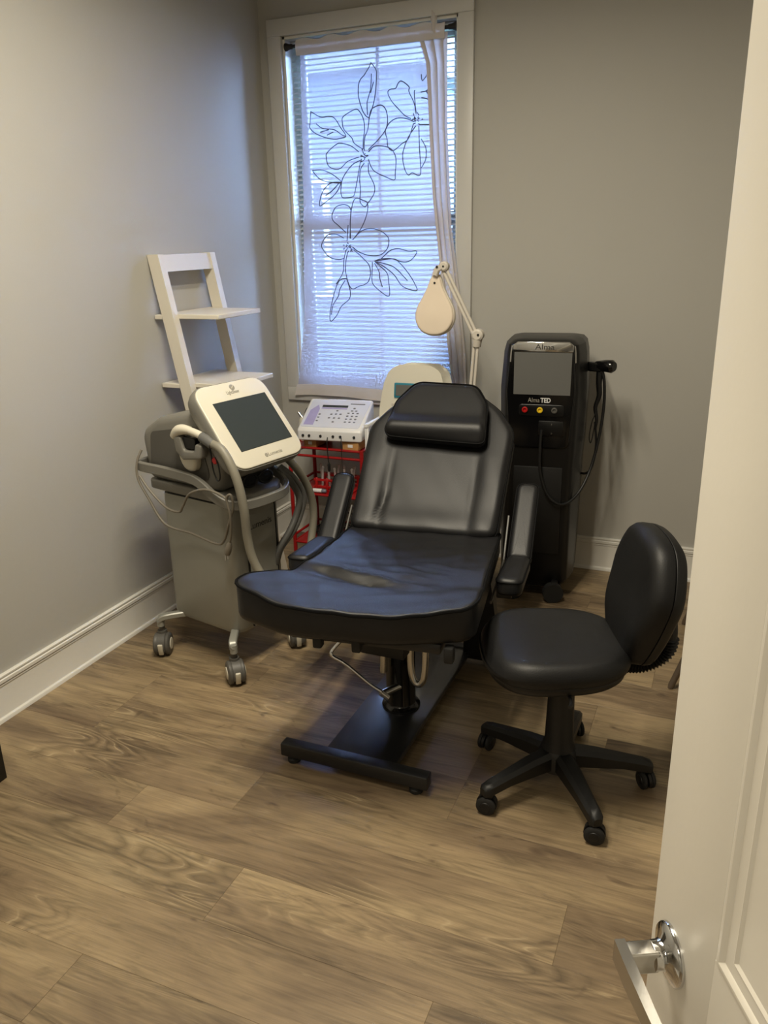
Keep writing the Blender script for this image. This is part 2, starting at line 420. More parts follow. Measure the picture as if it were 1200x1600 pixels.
# ---- window
win = tag(bpy.data.objects.new('window_1', None), 'tall white-cased window behind the flowered sheer curtain', 'window', None, 'structure'); col.objects.link(win)
CW = .068
for nm, c, d in (('casing', (WX0-CW/2, -.01, (WZ0+WZ1)/2), (CW, .02, WZ1-WZ0)), ('casing', (WX1+CW/2, -.01, (WZ0+WZ1)/2), (CW, .02, WZ1-WZ0)),
                 ('casing', ((WX0+WX1)/2, -.01, WZ1+CW/2), (WX1-WX0+2*CW, .02, CW)), ('casing', ((WX0+WX1)/2, -.01, WZ0-CW/2), (WX1-WX0+2*CW, .02, CW))):
    MB().box(c, d, .0025, 2).build(nm, 'casing_paint', win)
for c, d in (((WX0+.006, .07, (WZ0+WZ1)/2), (.012, .14, WZ1-WZ0)), ((WX1-.006, .07, (WZ0+WZ1)/2), (.012, .14, WZ1-WZ0)), (((WX0+WX1)/2, .07, WZ1-.006), (WX1-WX0, .14, .012)), (((WX0+WX1)/2, .07, WZ0+.006), (WX1-WX0, .14, .012))):
    MB().box(c, d, .001, 1).build('jamb', 'trim_paint', win)
MZ = 1.565
for za, zb, yy, up in ((MZ, WZ1-.012, .115, True), (WZ0+.012, MZ+.02, .098, False)):
    xa, xb = WX0+.012, WX1-.012; w = .042
    sash = MB().box((xa+w/2, yy, (za+zb)/2), (w, .03, zb-za), .003).box((xb-w/2, yy, (za+zb)/2), (w, .03, zb-za), .003)\
        .box(((xa+xb)/2, yy, za+w/2), (xb-xa-2*w, .03, w), .003).box(((xa+xb)/2, yy, zb-w/2), (xb-xa-2*w, .03, w), .003).build('sash', 'vinyl_frame', win)
    MB().box(((xa+xb)/2, yy, (za+zb)/2), (xb-xa-2*w+.01, .004, zb-za-2*w+.01)).build('pane', 'clear_glass', sash, 0)
    MB().box(((xa+xb)/2, yy-.004, (za+zb)/2), (.016, .008, zb-za-2*w)).build('muntin', 'vinyl_frame', sash)

# ---- the neighbouring house and lawn seen through the blind
hs = thing('neighbour_house', 'pale blue-grey house wall seen dimly outside the window', 'house', (-5.6, 6.5, -.4))
MB().box((0, 3, 1.9), (7.6, 6, 3.8)).build('wall', 'house_siding', hs, 0)
MB().loft([[(-4.1, -.35, 3.8), (4.1, -.35, 3.8), (4.1, 6.35, 3.8), (-4.1, 6.35, 3.8)], [(-4.1, 2.9, 5.6), (4.1, 2.9, 5.6), (4.1, 3.1, 5.6), (-4.1, 3.1, 5.6)]]).build('roof', 'house_roof', hs, 0)
for wx in (-.4, 2.2):
    f = MB().box((wx, -.03, 1.9), (1.0, .06, 1.5), .01).build('window', 'house_light', hs); MB().box((wx, -.065, 1.9), (.84, .02, 1.34)).build('pane', 'screen_dark', f, 0)
MB().box((0, 12, -.45), (60, 23, .1)).build('lawn', 'grass', None, 0)
tag(bpy.data.objects['lawn'], None, None, None, 'structure'); bpy.data.objects['lawn']['label'] = 'green lawn outside the window'

# ---- open door at the right, hinged beside the camera
DA = R(27); Dv = Vector((math.sin(DA), -math.cos(DA), 0)); Nv = Vector((Dv.y, -Dv.x, 0))   # towards the hinge, towards the room side
HP = Vector((2.123, -2.98, .863))
door = tag(bpy.data.objects.new('door_1', None), 'open white panelled door at the right with chrome lever', 'door', None, 'structure'); col.objects.link(door)
door.matrix_basis = basis((HP.x, HP.y, 0), -Dv, Nv, (0, 0, 1))     # x towards the free edge, y out of the visible face
S0, S1, ST = -.714, .046, .119               # hinge edge, free edge, stile width
DTH = .036
pan = [(.24+.0, .76), (.934, 1.93)]
lf = MB()
lf.box(((S0+S0+ST)/2, -DTH/2, 1.03), (ST, DTH, 2.04), .003); lf.box(((S1+S1-ST)/2, -DTH/2, 1.03), (ST, DTH, 2.04), .003)
for z0_, z1_ in ((.01, .24), (.76, .934), (1.93, 2.05)): lf.box(((S0+S1)/2, -DTH/2, (z0_+z1_)/2), (S1-S0-2*ST+.004, DTH-.0004, z1_-z0_))
leaf = lf.build('leaf', 'door_paint', door)
for z0_, z1_ in pan:
    xa, xb = S0+ST, S1-ST; m = MB()
    def fr(d, y): return [(xa+d, y, z0_+d), (xb-d, y, z0_+d), (xb-d, y, z1_-d), (xa+d, y, z1_-d)]
    m.loft([fr(-.001, -.0002), fr(.002, .0014), fr(.005, .0016), fr(.008, .0004), fr(.010, -.0012), fr(.021, -.0015), fr(.0225, -.0008), fr(.024, -.0015), fr(.026, -.0026)], cap=False)
    m.add(fr(.026, -.0026), [(0, 1, 2, 3)]); m.add(fr(0, -DTH+.008), [(0, 1, 2, 3)])
    m.build('panel', 'door_paint', door, 20)
# lever handle
hx = Matrix.Translation((0, 0, HP.z)) @ Matrix.Rotation(R(-90), 4, 'X')   # lathe axis -> +y (room side)
MB().lathe([(.0285, 0), (.0285, .003), (.027, .005), (.020, .008), (.0145, .0105), (.0135, .013), (.0135, .019)], 40, M=hx).build('handle_rose', 'chrome', door)
lv = MB()
lv.box((-.001, .031, HP.z), (.019, .034, .0236), .003, 3)
sec = lambda x, y, hy, hz: [(x, y-hy, HP.z-hz), (x, y+hy, HP.z-hz), (x, y+hy, HP.z+hz), (x, y-hy, HP.z+hz)]
lv.loft([sec(.010, .047, .005, .012), sec(-.02, .047, .0052, .012), sec(-.06, .046, .0045, .0105), sec(-.115, .044, .004, .009)])
lv.build('handle_lever', 'brushed_chrome', door, 30)
for z in (.25, 1.0, 1.8): MB().cyl((S0-.004, .004, z-.04), (S0-.004, .004, z+.04), .006).build('hinge', 'brushed_chrome', door)

# ------------------------------------------------------------------ curtain, rod, blind
def yc(z): return .02+(z-2.3)*.05/1.35 if z > .95 else -.03
def lerp_tab(tab, z):
    for (z0, v0), (z1, v1) in zip(tab, tab[1:]):
        if z <= z0 and z >= z1: return v0+(v1-v0)*(z0-z)/(z0-z1)
    return tab[0][1] if z > tab[0][0] else tab[-1][1]
XL = [(2.36, .193), (1.71, .185), (1.124, .164), (.9, .135), (.807, .118), (.70, .092)]
XB = [(2.36, .735), (2.19, .80), (1.68, .832), (1.36, .872), (.963, .925), (.70, .965)]
XR = [(2.36, .890), (1.94, .898), (1.549, .922), (1.277, .962), (.966, 1.005), (.70, 1.02)]
def ycurt(x, z):            # surface of the curtain, as its distance from the wall plane
    s = (x-.15)/.7
    a = .0035+.003*max(0, (z-1.9)/.4)
    return yc(z)+a*math.sin(s*21+.6*math.sin(z*2.1))+.0025*math.sin(s*9+z*1.3)+.002*math.sin(z*7+s*4)
cur = thing('sheer_curtain', 'white sheer curtain embroidered with dark flower outlines over the window', 'curtain', (.5, 0, .72))
CO = Vector((.5, 0, .72))
def cpt(x, y, z): return (x-CO.x, y-CO.y, z-CO.z)
ZT, ZB = 2.30, .755
def main_pt(u, v):
    z = ZT+(ZB-ZT)*v; xa, xb = lerp_tab(XL, z), lerp_tab(XB, z)+.02; x = xa+(xb-xa)*u
    zz = z+(.012*math.sin(u*5+.5)*v*v)
    return cpt(x, ycurt(x, z), zz)
MB().grid(main_pt, 110, 90).build('sheer_panel', 'sheer', cur)
def band_pt(u, v):
    z = ZT+.0+(ZB-.03-ZT)*v; xa, xb = lerp_tab(XB, z), lerp_tab(XR, z); w = xb-xa
    ph = u*3*2*math.pi
    x = xa+w*u+.16*w*math.sin(ph*1.0+.4)
    y = yc(z)-.012-.012*math.sin(ph+1.2+.5*math.sin(z*3))-.004*math.sin(z*26+u*9)*max(0, min(1, (1.3-z)*2))
    if z < 1.2: y -= .012*min(1, (1.2-z)*4)
    return cpt(x, y, z)
MB().grid(band_pt, 60, 110).build('gathered_edge', 'sheer_thick', cur)
def hem_pt(u, v):
    z = 2.338-.062*v; x = .19+.70*u
    puck = .004*math.sin(u*46)+.003*math.sin(u*23+1)
    return cpt(x, -.012-.006*math.sin(v*math.pi)+.6*puck, z+.006*math.sin(u*31)*(1-v))
MB().grid(hem_pt, 120, 8).build('rod_pocket', 'sheer_thick', cur)
for px in (.842,):      # pinched heading standing up at the gathers
    def rf(u, v, px=px): return cpt(px-.014+.028*u, -.012-.012*math.sin(u*math.pi), 2.30+.075*v+.006*math.sin(u*6))
    MB().grid(rf, 8, 6).build('heading_pleat', 'sheer_thick', cur)
def bhem(u, v):
    z = .80-.055*v; xa, xb = lerp_tab(XL, z)-.004, lerp_tab(XB, z)+.02; x = xa+(xb-xa)*u
    return cpt(x, ycurt(x, z)-.003-.004*v, z+(.012*math.sin(u*5+.5)))
MB().grid(bhem, 100, 5).build('bottom_hem', 'sheer_thick', cur)
EMB={
'leaf1':[[[0.544,2.221],[0.566,2.192],[0.569,2.167],[0.56,2.086],[0.542,2.029],[0.528,2.005],[0.503,2.027],[0.483,2.077],[0.478,2.112],[0.485,2.153],[0.512,2.177],[0.535,2.204],[0.544,2.221]],[[0.546,2.177],[0.541,2.122],[0.527,2.079],[0.522,2.06],[0.524,2.015]],[[0.555,2.145],[0.54,2.102]]],
'leaf2':[[[0.237,2.051],[0.289,2.024],[0.333,2.023],[0.36,2.014],[0.387,1.975],[0.412,1.937],[0.379,1.928],[0.349,1.928],[0.305,1.939],[0.256,1.96],[0.231,1.982],[0.231,2.0],[0.237,2.051]],[[0.266,1.997],[0.3,1.975],[0.356,1.967],[0.392,1.944],[0.412,1.937]],[[0.287,1.961],[0.331,1.968]],[[0.321,1.946],[0.352,1.957]]],
'flower1':[[[0.498,1.877],[0.453,1.905],[0.441,1.928],[0.405,1.963],[0.397,1.992],[0.403,2.019],[0.461,2.043],[0.485,2.03],[0.503,1.997],[0.507,1.957],[0.5,1.917],[0.498,1.877]],[[0.504,1.876],[0.507,1.922],[0.523,1.956],[0.533,2.01],[0.545,2.038],[0.586,2.051],[0.61,2.029],[0.617,1.984],[0.603,1.945],[0.567,1.908],[0.525,1.875]],[[0.525,1.865],[0.549,1.884],[0.579,1.887],[0.614,1.88],[0.641,1.863],[0.656,1.828],[0.652,1.772],[0.647,1.743],[0.601,1.759],[0.554,1.782],[0.533,1.809],[0.524,1.835]],[[0.503,1.82],[0.484,1.796],[0.478,1.75],[0.482,1.708],[0.478,1.663],[0.49,1.642],[0.506,1.635],[0.515,1.646],[0.546,1.684],[0.552,1.72],[0.529,1.768],[0.523,1.784],[0.523,1.819]],[[0.482,1.832],[0.445,1.818],[0.413,1.789],[0.39,1.754],[0.383,1.712],[0.386,1.685],[0.398,1.677],[0.442,1.681],[0.455,1.709],[0.475,1.791],[0.483,1.827]],[[0.476,1.868],[0.434,1.896],[0.391,1.908],[0.366,1.905],[0.319,1.872],[0.315,1.851],[0.323,1.819],[0.351,1.802],[0.382,1.803],[0.42,1.832],[0.476,1.846]]],
'leaf3':[[[0.237,1.802],[0.294,1.8],[0.344,1.779],[0.386,1.744],[0.337,1.746],[0.286,1.758],[0.255,1.781],[0.237,1.802]]],
'leaf4':[[[0.386,1.744],[0.343,1.745],[0.308,1.726],[0.281,1.689],[0.273,1.646],[0.309,1.664],[0.357,1.697],[0.386,1.744]],[[0.374,1.741],[0.342,1.711],[0.306,1.689]]],
'flower2':[[[0.756,2.003],[0.745,2.048],[0.722,2.092],[0.722,2.111],[0.685,2.137],[0.668,2.13],[0.656,2.112],[0.63,2.11],[0.619,2.096],[0.639,2.06],[0.673,2.026],[0.702,2.0],[0.731,1.986]],[[0.745,1.973],[0.708,1.988],[0.662,1.993],[0.627,1.978],[0.606,1.945],[0.614,1.91],[0.617,1.882],[0.641,1.863],[0.685,1.888],[0.719,1.908],[0.742,1.961]],[[0.754,1.955],[0.719,1.913],[0.693,1.86],[0.691,1.821],[0.702,1.78],[0.719,1.759],[0.737,1.768],[0.766,1.755],[0.777,1.771],[0.771,1.861],[0.768,1.954]],[[0.779,1.902],[0.8,1.864],[0.799,1.82],[0.78,1.786]],[[0.773,1.959],[0.816,1.957]],[[0.75,2.095],[0.747,2.081],[0.756,2.003]]],
'leaf5':[[[0.779,2.064],[0.798,2.06],[0.814,2.052]],[[0.776,2.086],[0.798,2.089],[0.815,2.099]],[[0.798,2.089],[0.814,2.068]],[[0.778,2.154],[0.784,2.13],[0.811,2.163]]],
'flower3':[[[0.404,1.526],[0.369,1.556],[0.341,1.581],[0.338,1.606],[0.356,1.637],[0.391,1.648],[0.419,1.64],[0.43,1.621],[0.427,1.568],[0.425,1.498]],[[0.409,1.488],[0.416,1.558]],[[0.428,1.498],[0.427,1.579],[0.441,1.653],[0.46,1.673],[0.491,1.664],[0.517,1.648],[0.511,1.598],[0.482,1.54],[0.438,1.492]],[[0.438,1.492],[0.482,1.529],[0.532,1.54],[0.581,1.527],[0.614,1.5],[0.618,1.473],[0.605,1.444],[0.574,1.423],[0.524,1.422],[0.474,1.437],[0.437,1.46]],[[0.443,1.449],[0.486,1.415],[0.52,1.382],[0.529,1.344],[0.519,1.308],[0.497,1.292],[0.465,1.283],[0.439,1.272],[0.42,1.283],[0.405,1.322],[0.398,1.367],[0.408,1.427],[0.418,1.444]],[[0.393,1.501],[0.356,1.519],[0.317,1.518],[0.297,1.503],[0.278,1.473],[0.286,1.451],[0.32,1.417],[0.365,1.406],[0.391,1.411]],[[0.402,1.444],[0.391,1.4],[0.386,1.35],[0.37,1.322],[0.349,1.294]]],
'leaf6':[[[0.403,1.319],[0.42,1.266],[0.416,1.227],[0.373,1.192],[0.349,1.152],[0.317,1.12],[0.311,1.146],[0.324,1.209],[0.352,1.289],[0.376,1.316],[0.403,1.319]],[[0.395,1.311],[0.368,1.272],[0.358,1.238],[0.33,1.198],[0.319,1.152]]],
'leaf7':[[[0.58,1.406],[0.623,1.441],[0.666,1.45],[0.72,1.438],[0.757,1.438],[0.747,1.415],[0.72,1.394],[0.684,1.392],[0.635,1.406],[0.58,1.406],[0.549,1.396]]],
'leaf8':[[[0.549,1.396],[0.635,1.406],[0.672,1.389],[0.726,1.332],[0.761,1.269],[0.726,1.27],[0.683,1.289],[0.647,1.332],[0.604,1.365],[0.555,1.393]],[[0.561,1.393],[0.629,1.376],[0.671,1.349],[0.713,1.309]]],
'leaf9':[[[0.539,1.393],[0.537,1.349],[0.538,1.3],[0.572,1.264],[0.619,1.24],[0.616,1.311],[0.604,1.349],[0.552,1.392]],[[0.549,1.388],[0.57,1.349],[0.573,1.322],[0.586,1.281]]]}
STAMEN=[[0.5, 1.851], [0.759, 1.981], [0.415, 1.466]]

def stitch(name, lines, r=.0021):
    m = MB()
    for ln in lines:
        P = spline([(x, 0, z) for x, z in ln], 5) if len(ln) > 2 else [Vector((x, 0, z)) for x, z in ln]
        P = [Vector(cpt(p.x, ycurt(p.x, p.z)-.0022, p.z)) for p in P]
        m.tube(P, r, 6)
    return m.build(name, 'thread', cur)
for kx in EMB:
    lines = EMB[kx]
    if kx.startswith('flower'):
        cx, cz = STAMEN[int(kx[-1])-1]
        rr = random.Random(int(kx[-1])*5)
        for q in range(16):
            a = rr.uniform(0, 6.28); d0 = rr.uniform(.002, .022); a2 = a+rr.uniform(-.5, .5); d1 = d0+rr.uniform(.006, .012)
            lines = lines+[[(cx+d0*math.cos(a), cz+d0*math.sin(a)), (cx+d1*math.cos(a2), cz+d1*math.sin(a2))]]
    if kx == 'leaf5':
        stitch('leaf_outline', lines[:1]); stitch('leaf_outline', lines[1:3]); stitch('leaf_outline', lines[3:])
    else: stitch('flower_outline' if kx.startswith('flower') else 'leaf_outline', lines)
rod = thing('curtain_rod', 'thin black tension rod holding the curtain', 'curtain rod', ((WX0+WX1)/2, .004, 2.318))
hw = (WX1-WX0)/2-.012
MB().cyl((-hw+.01, 0, 0), (hw-.01, 0, 0), .0075).build('rod', 'black_plastic', rod)
for s in (-1, 1): MB().tube([(s*hw, 0, 0), (s*(hw-.006), 0, 0), (s*(hw-.02), 0, 0), (s*(hw-.035), 0, 0)], [.0165, .0165, .0115, .010], 20).build('end_cap', 'black_plastic', rod)
# mini blind inside the frame
bl = thing('window_blind', 'white horizontal slat blind between the curtain and the glass', 'blind', ((WX0+WX1)/2, .058, WZ0+.012))
bw = WX1-WX0-.034
MB().box((0, 0, WZ1-WZ0-.04), (bw, .026, .028), .003).build('head_rail', 'blind_white', bl)
MB().box((0, 0, .03), (bw, .024, .014), .004).build('bottom_rail', 'blind_white', bl)
sl = MB()
def slat_pt(u, v):
    a = (v-.5)*.025; return ((u-.5)*bw, a*math.cos(R(26)), a*math.sin(R(28))+.0018*(1-(2*v-1)**2))
sl.grid(slat_pt, 1, 5)
sm = sl.mesh('slat', 'blind_white', 60)
nsl = int((WZ1-WZ0-.10)/.0218)
for i in range(nsl): put(sm, 'slat', bl, Matrix.Translation((0, 0, .05+i*.0218)))
for xx in (-bw*.36, bw*.36): MB().cyl((xx, -.0135, .03), (xx, -.0135, WZ1-WZ0-.05), .0008, n=6).build('ladder_cord', 'blind_white', bl)

def sweep(pts, hw, hh, up=(0, 0, 1), rnd=.35):
    P = [Vector(p) for p in pts]; rings = []; U = Vector(up)
    for i in range(len(P)):
        t = (P[min(i+1, len(P)-1)]-P[max(i-1, 0)]).normalized(); s = t.cross(U).normalized(); u = s.cross(t)
        c = rnd*min(hw, hh); q = [(-hw+c, -hh), (hw-c, -hh), (hw, -hh+c), (hw, hh-c), (hw-c, hh), (-hw+c, hh), (-hw, hh-c), (-hw, -hh+c)]
        rings.append([tuple(P[i]+s*a+u*b) for a, b in q])
    return rings
def twin_caster(parent, x, y, yaw, r, mats, height, brake=False):
    """swivel caster: hood, stem and two wheels"""
    M = Matrix.Translation((x, y, 0)) @ Matrix.Rotation(yaw, 4, 'Z')
    hood = MB(); prof = []
    for k in range(13):
        a = R(-20+k*220/12); prof.append((r*1.06*math.cos(a), r+r*1.06*math.sin(a)))
    prof += [(-r*.75, r*.7), (r*.75, r*.7)]
    B = basis((0, -r*.34 if brake else -r*.16, 0), (1, 0, 0), (0, 0, 1), (0, -1, 0))
    hood.prism(prof, -r*.68 if brake else -r*.32, 0, 0, M @ B)
    hood.cyl((-r*.2, 0, r*1.9), (-r*.2, 0, height), r*.26, M=M); hood.cyl((-r*.2, 0, r*1.9), (-r*.2, 0, r*2.25), r*.42, M=M)
    c = hood.build('caster', mats[0], parent)
    for s in (-1, 1):
        w = MB(); Bw = M @ Matrix.Translation((0, s*r*.5, r)) @ Matrix.Rotation(R(90*-s), 4, 'X')
        e = r*.3
        w.lathe([(r*.5, -e*.7), (r*.93, -e*.7), (r, -e*.4), (r, e*.3), (r*.9, e*.62), (r*.6, e*.75)], 28, Bw)
        wo = w.build('wheel', mats[1], c)
        MB().lathe([(r*.58, e*.6), (r*.5, e*.95), (r*.2, e*1.05), (.0005, e*1.05)], 24, Bw).build('hub_cap', mats[2], wo) if len(mats) > 2 else None
    if brake: MB().box((r*.98, 0, r*.85), (r*.22, r*.44, r*1.1), r*.08, M=M, rot=(0, R(12), 0)).build('brake_pedal', mats[2], c)
    return c

# ------------------------------------------------------------------ treatment chair
CH = Vector((1.235, -1.5, 0))
tc = thing('treatment_chair', 'black leather reclining treatment chair with headrest in the middle of the room', 'treatment chair', CH)
TI = Matrix.Translation(-CH)
W = lambda *p: tuple(Vector(p)-CH)
MB().box(W(1.24, -1.435, .05), (.225, .77, .02), .003).build('base_plate', 'plate_black', tc)
for yy in (-1.815, -1.05):
    b = MB().box(W(1.225, yy, .043), (.47, .04, .042), .004).build('base_bar', 'black_metal', tc)
    for xx in (1.025, 1.42): MB().lathe([(.012, 0), (.02, .002), (.02, .012), (.012, .016), (.008, .024)], 20, Matrix.Translation(W(xx, yy, 0))).build('glide', 'dark_rubber', b)
MB().lathe([(.062, .06), (.062, .068), (.05, .074), (.047, .08), (.047, .30), (.05, .305), (.05, .315), (.04, .32)], 36, Matrix.Translation(W(1.25, -1.5, 0))).build('pump_cylinder', 'gloss_black', tc)
MB().cyl(W(1.25, -1.5, .30), W(1.25, -1.5, .47), .031, n=32).build('piston', 'chrome', tc)
MB().box(W(1.235, -1.535, .375), (.145, .16, .17), .006).box(W(1.235, -1.50, .468), (.30, .46, .03), .004).build('seat_bracket', 'black_metal', tc)
lp = spline([W(1.235, -1.60, .155), W(1.19, -1.61, .185), W(1.115, -1.62, .245), W(1.075, -1.62, .262), W(1.066, -1.62, .272), W(1.072, -1.61, .288), W(1.12, -1.58, .345), W(1.16, -1.55, .39)], 6)
pump = MB().tube(lp, .0058, 10).build('pump_lever', 'chrome', tc)
MB().cyl(W(1.225, -1.60, .15), W(1.262, -1.53, .15), .013, n=16).cyl(W(1.228, -1.61, .162), W(1.246, -1.6, .142), .010, n=12).build('pivot', 'brushed_chrome', pump)
MB().tube(spline([W(1.306, -1.55, .37), W(1.308, -1.56, .26), W(1.318, -1.565, .205), W(1.334, -1.565, .19), W(1.350, -1.565, .205), W(1.356, -1.56, .26), W(1.354, -1.55, .37)], 6), .011, 12).build('release_loop', 'brushed_chrome', tc)
MB().cyl(W(1.222, -1.56, .37), W(1.219, -1.565, .21), .011).build('guide_rod', 'brushed_chrome', tc)
# rear stand panel between the back bar and the seat frame
MB().loft([[W(1.33, -1.09, .05), W(1.47, -1.09, .05), W(1.47, -1.05, .05), W(1.33, -1.05, .05)], [W(1.37, -1.17, .46), W(1.44, -1.17, .46), W(1.44, -1.13, .46), W(1.37, -1.13, .46)]]).build('rear_support', 'black_metal', tc, 20)
TU = TI @ Matrix.Translation((1.212, -1.193, .55)) @ Matrix.Rotation(R(7), 4, 'Z')     # seat frame: x right, y back
seat_out = roundpoly([(-.255, .06), (-.250, -.40), (-.275, -.50), (-.362, -.62), (-.366, -.69), (-.20, -.768), (.10, -.755), (.30, -.67), (.292, -.50), (.262, .06)][::-1], [.04, .2, .10, .06, .05, .25, .25, .07, .2, .04][::-1], 8)[::-1]
def ridge(x, y, x0, y0, x1, y1, w, h):
    d = Vector((x1-x0, y1-y0)); L2 = d.length_squared; t = ((x-x0)*d.x+(y-y0)*d.y)/L2; tt = max(0, min(1, t))
    q = Vector((x-x0-d.x*tt, y-y0-d.y*tt)).length
    return h*math.exp(-(q/w)**2)*math.sin(math.pi*max(.02, min(.98, t)))
def seat_top(x, y):
    z = .020*(abs(x)/.3)**2.2*min(1, max(0, -y/.4))                 # raised sides
    z -= .012*math.exp(-((x+.02)/.18)**2-((y+.22)/.16)**2)            # hollow of the seat
    z += ridge(x, y, -.27, -.43, .14, -.52, .02, .019)-ridge(x, y, -.22, -.49, .18, -.56, .018, .013)
    z += ridge(x, y, -.18, -.40, .20, -.47, .014, .006)+ridge(x, y, .05, -.30, .24, -.40, .012, .005)-ridge(x, y, .0, -.33, .22, -.44, .012, .004)
    z += ridge(x, y, .17, -.12, .21, -.42, .014, .006)+ridge(x, y, -.12, -.04, -.20, -.30, .02, .004)
    z -= .010*math.exp(-((y+.49)/.05)**2)
    z += .0012*math.sin(x*60+y*35)+.001*math.sin(x*23-y*71)
    return z
seat_z = lambda x, y: -.066*y*(1 if y < 0 else .2)
seat = MB().cushion(seat_out, -.092, 0, .028, .012, seat_z, seat_top, 26, 150, TU).build('seat', 'leather', tc, 60)
def piping(out, r, zfn, M, parent, off=.0):
    P = [Vector((p.x, p.y, zfn(p.x, p.y))) for p in resample(out, 160)]
    return MB().tube(P, r, 6, True, M).build('piping', 'piping', parent)
piping(seat_out, .0048, lambda x, y: -.005+seat_z(x, y)+.97*seat_top(x, y), TU, seat)
MB().box((0, -.36, -.115), (.42, .62, .03), .006, M=TU @ Matrix.Rotation(R(-3.8), 4, 'X')).build('seat_frame', 'black_metal', tc)
for xx in (-.125, -.015, .235): MB().box((xx, -.69, -.072), (.026, .03, .046), .006, M=TU).build('bumper', 'dark_rubber', tc)
AB = R(42)
TB = TU @ basis((0, 0, 0), (1, 0, 0), (0, math.cos(AB), math.sin(AB)), (0, -math.sin(AB), math.cos(AB)))   # back frame: x right, y up the back, z towards the sitter
back_out = roundpoly([(-.255, -.015), (.255, -.015), (.266, .42), (.205, .515), (.14, .57), (.10, .605), (-.10, .605), (-.14, .57), (-.205, .515), (-.266, .42)], [.04, .04, .10, .2, .12, .05, .05, .12, .2, .10], 8)
def back_top(x, y):
    z = .013*(1/(1+math.exp(-(abs(x)-.175)/.012)))*(1-max(0, (y-.3))/.4)
    z -= .004*math.exp(-((abs(x)-.155)/.012)**2)*min(1, max(0, (.42-y)/.2))
    z += ridge(x, y, -.165, .01, -.15, .16, .010, -.007)+.009*math.exp(-((y-.02)/.05)**2)*(1-(x/.3)**2)
    return z+.001*math.sin(x*40+y*25)
back = MB().cushion(back_out, -.085, 0.012, .03, .024, None, back_top, 22, 150, TB).build('backrest', 'leather', tc, 60)
piping(back_out, .0036, lambda x, y: -.008+.7*back_top(x, y), TB, back)
head_out = roundpoly([(-.190, .345), (.178, .325), (.166, .50), (.115, .588), (-.115, .598), (-.174, .50)], [.03, .03, .10, .06, .06, .10], 8)
def head_top(x, y): return -.030*max(0, (y-.33)/.27)+.012*math.exp(-((y-.385)/.03)**2)-.016*math.exp(-((y-.335)/.02)**2)
head = MB().cushion(head_out, .02, .088, .02, .022, None, head_top, 16, 120, TB).build('headrest', 'leather', tc, 60)
piping(head_out, .0036, lambda x, y: .066+.6*head_top(x, y), TB, head)
for s in (-1, 1):
    ax = .335*s
    th = R(40)
    up = TU @ Matrix.Translation((ax, -.03, -.055)) @ Matrix.Rotation(th, 4, 'X')
    pad_u = roundpoly([(-.038, -.01), (.038, -.01), (.038, .29), (-.038, .29)], [.012, .012, .03, .03], 5)
    a1 = MB().cushion(pad_u, -.04, .012, .012, .018, None, None, 4, 48, up).build('arm_pad_upper', 'leather', tc, 60)
    piping(pad_u, .003, lambda x, y: 0.0, up, a1)
    lo = TU @ Matrix.Translation((ax, -.035, -.056 if s > 0 else -.040)) @ Matrix.Rotation(R(-6), 4, 'X')
    pad_l = roundpoly([(-.04, -.27), (.04, -.27), (.038, .0), (-.038, .0)], [.03, .03, .012, .012], 5)
    a2 = MB().cushion(pad_l, -.045, .010, .012, .018, None, None, 4, 48, lo).build('arm_pad_lower', 'leather', tc, 60)
    piping(pad_l, .003, lambda x, y: -.002, lo, a2)
    MB().loft(sweep([(s*.283, -.30, -.10), (s*.284, -.18, -.088), (s*.283, -.02, -.075), (s*.281, .10, .04)], .003, .005), TU).build('arm_bracket', 'machine_dark', tc)
    MB().box((s*.305, -.12, -.12), (.05, .10, .05), .006, M=TU).build('arm_mount', 'black_metal', tc)

# ------------------------------------------------------------------ rolling stool with backrest
SY = R(203)
st = thing('rolling_chair', 'small black rolling task chair with an oval backrest beside the door', 'chair', (1.784, -1.631, 0), SY)
MB().lathe([(.05, .065), (.052, .10), (.046, .13), (.040, .15), (.036, .30), (.040, .303), (.038, .37), (.03, .40)], 28).build('column', 'black_plastic', st)
MB().lathe([(.03, .055), (.055, .062), (.055, .11), (.045, .128), (.03, .132)], 28).build('hub', 'black_plastic', st)
for k in range(5):
    a = R(16+72*k)-SY; ca, sa = math.cos(a), math.sin(a); B = basis((0, 0, 0), (ca, sa, 0), (-sa, ca, 0), (0, 0, 1))
    rings = []
    for (x, hw, z0, z1) in ((.03, .028, .072, .125), (.10, .025, .072, .118), (.18, .021, .070, .104), (.235, .019, .062, .094), (.255, .017, .058, .088), (.263, .011, .058, .080)):
        c = hw*.45; rings.append([(x, -hw, z0), (x, hw, z0), (x, hw, z1-c), (x, hw-c, z1), (x, -hw+c, z1), (x, -hw, z1-c)])
    MB().loft(rings, B).build('spoke', 'black_plastic', st)
    twin_caster(st, .248*ca, .248*sa, a+R((-70, 40, 95, -50, 60)[k]), .027, ('black_plastic', 'dark_rubber', 'black_plastic'), .07)
so = []
for k in range(72):
    a = 2*math.pi*k/72; e = 2/2.7; c, s_ = math.cos(a), math.sin(a)
    so.append((.198*math.copysign(abs(c)**e, c)+.028, (.19+.016*c)*math.copysign(abs(s_)**e, s_)))
def stool_top(x, y): return -.010*math.exp(-(x/.12)**2-(y/.14)**2)-.022*max(0, (x-.10)/.12)**2
MB().cushion(so, .405, .478, .03, .034, None, stool_top, 14, 110).build('seat', 'leather_stool', st, 60)
MB().cushion([((x-.028)*.94+.028, y*.94) for x, y in so], .385, .42, .02, .01, None, None, 3, 80).build('seat_shell', 'black_plastic', st, 60)
MB().box((0, 0, .388), (.20, .12, .03), .006).build('seat_mechanism', 'black_plastic', st)
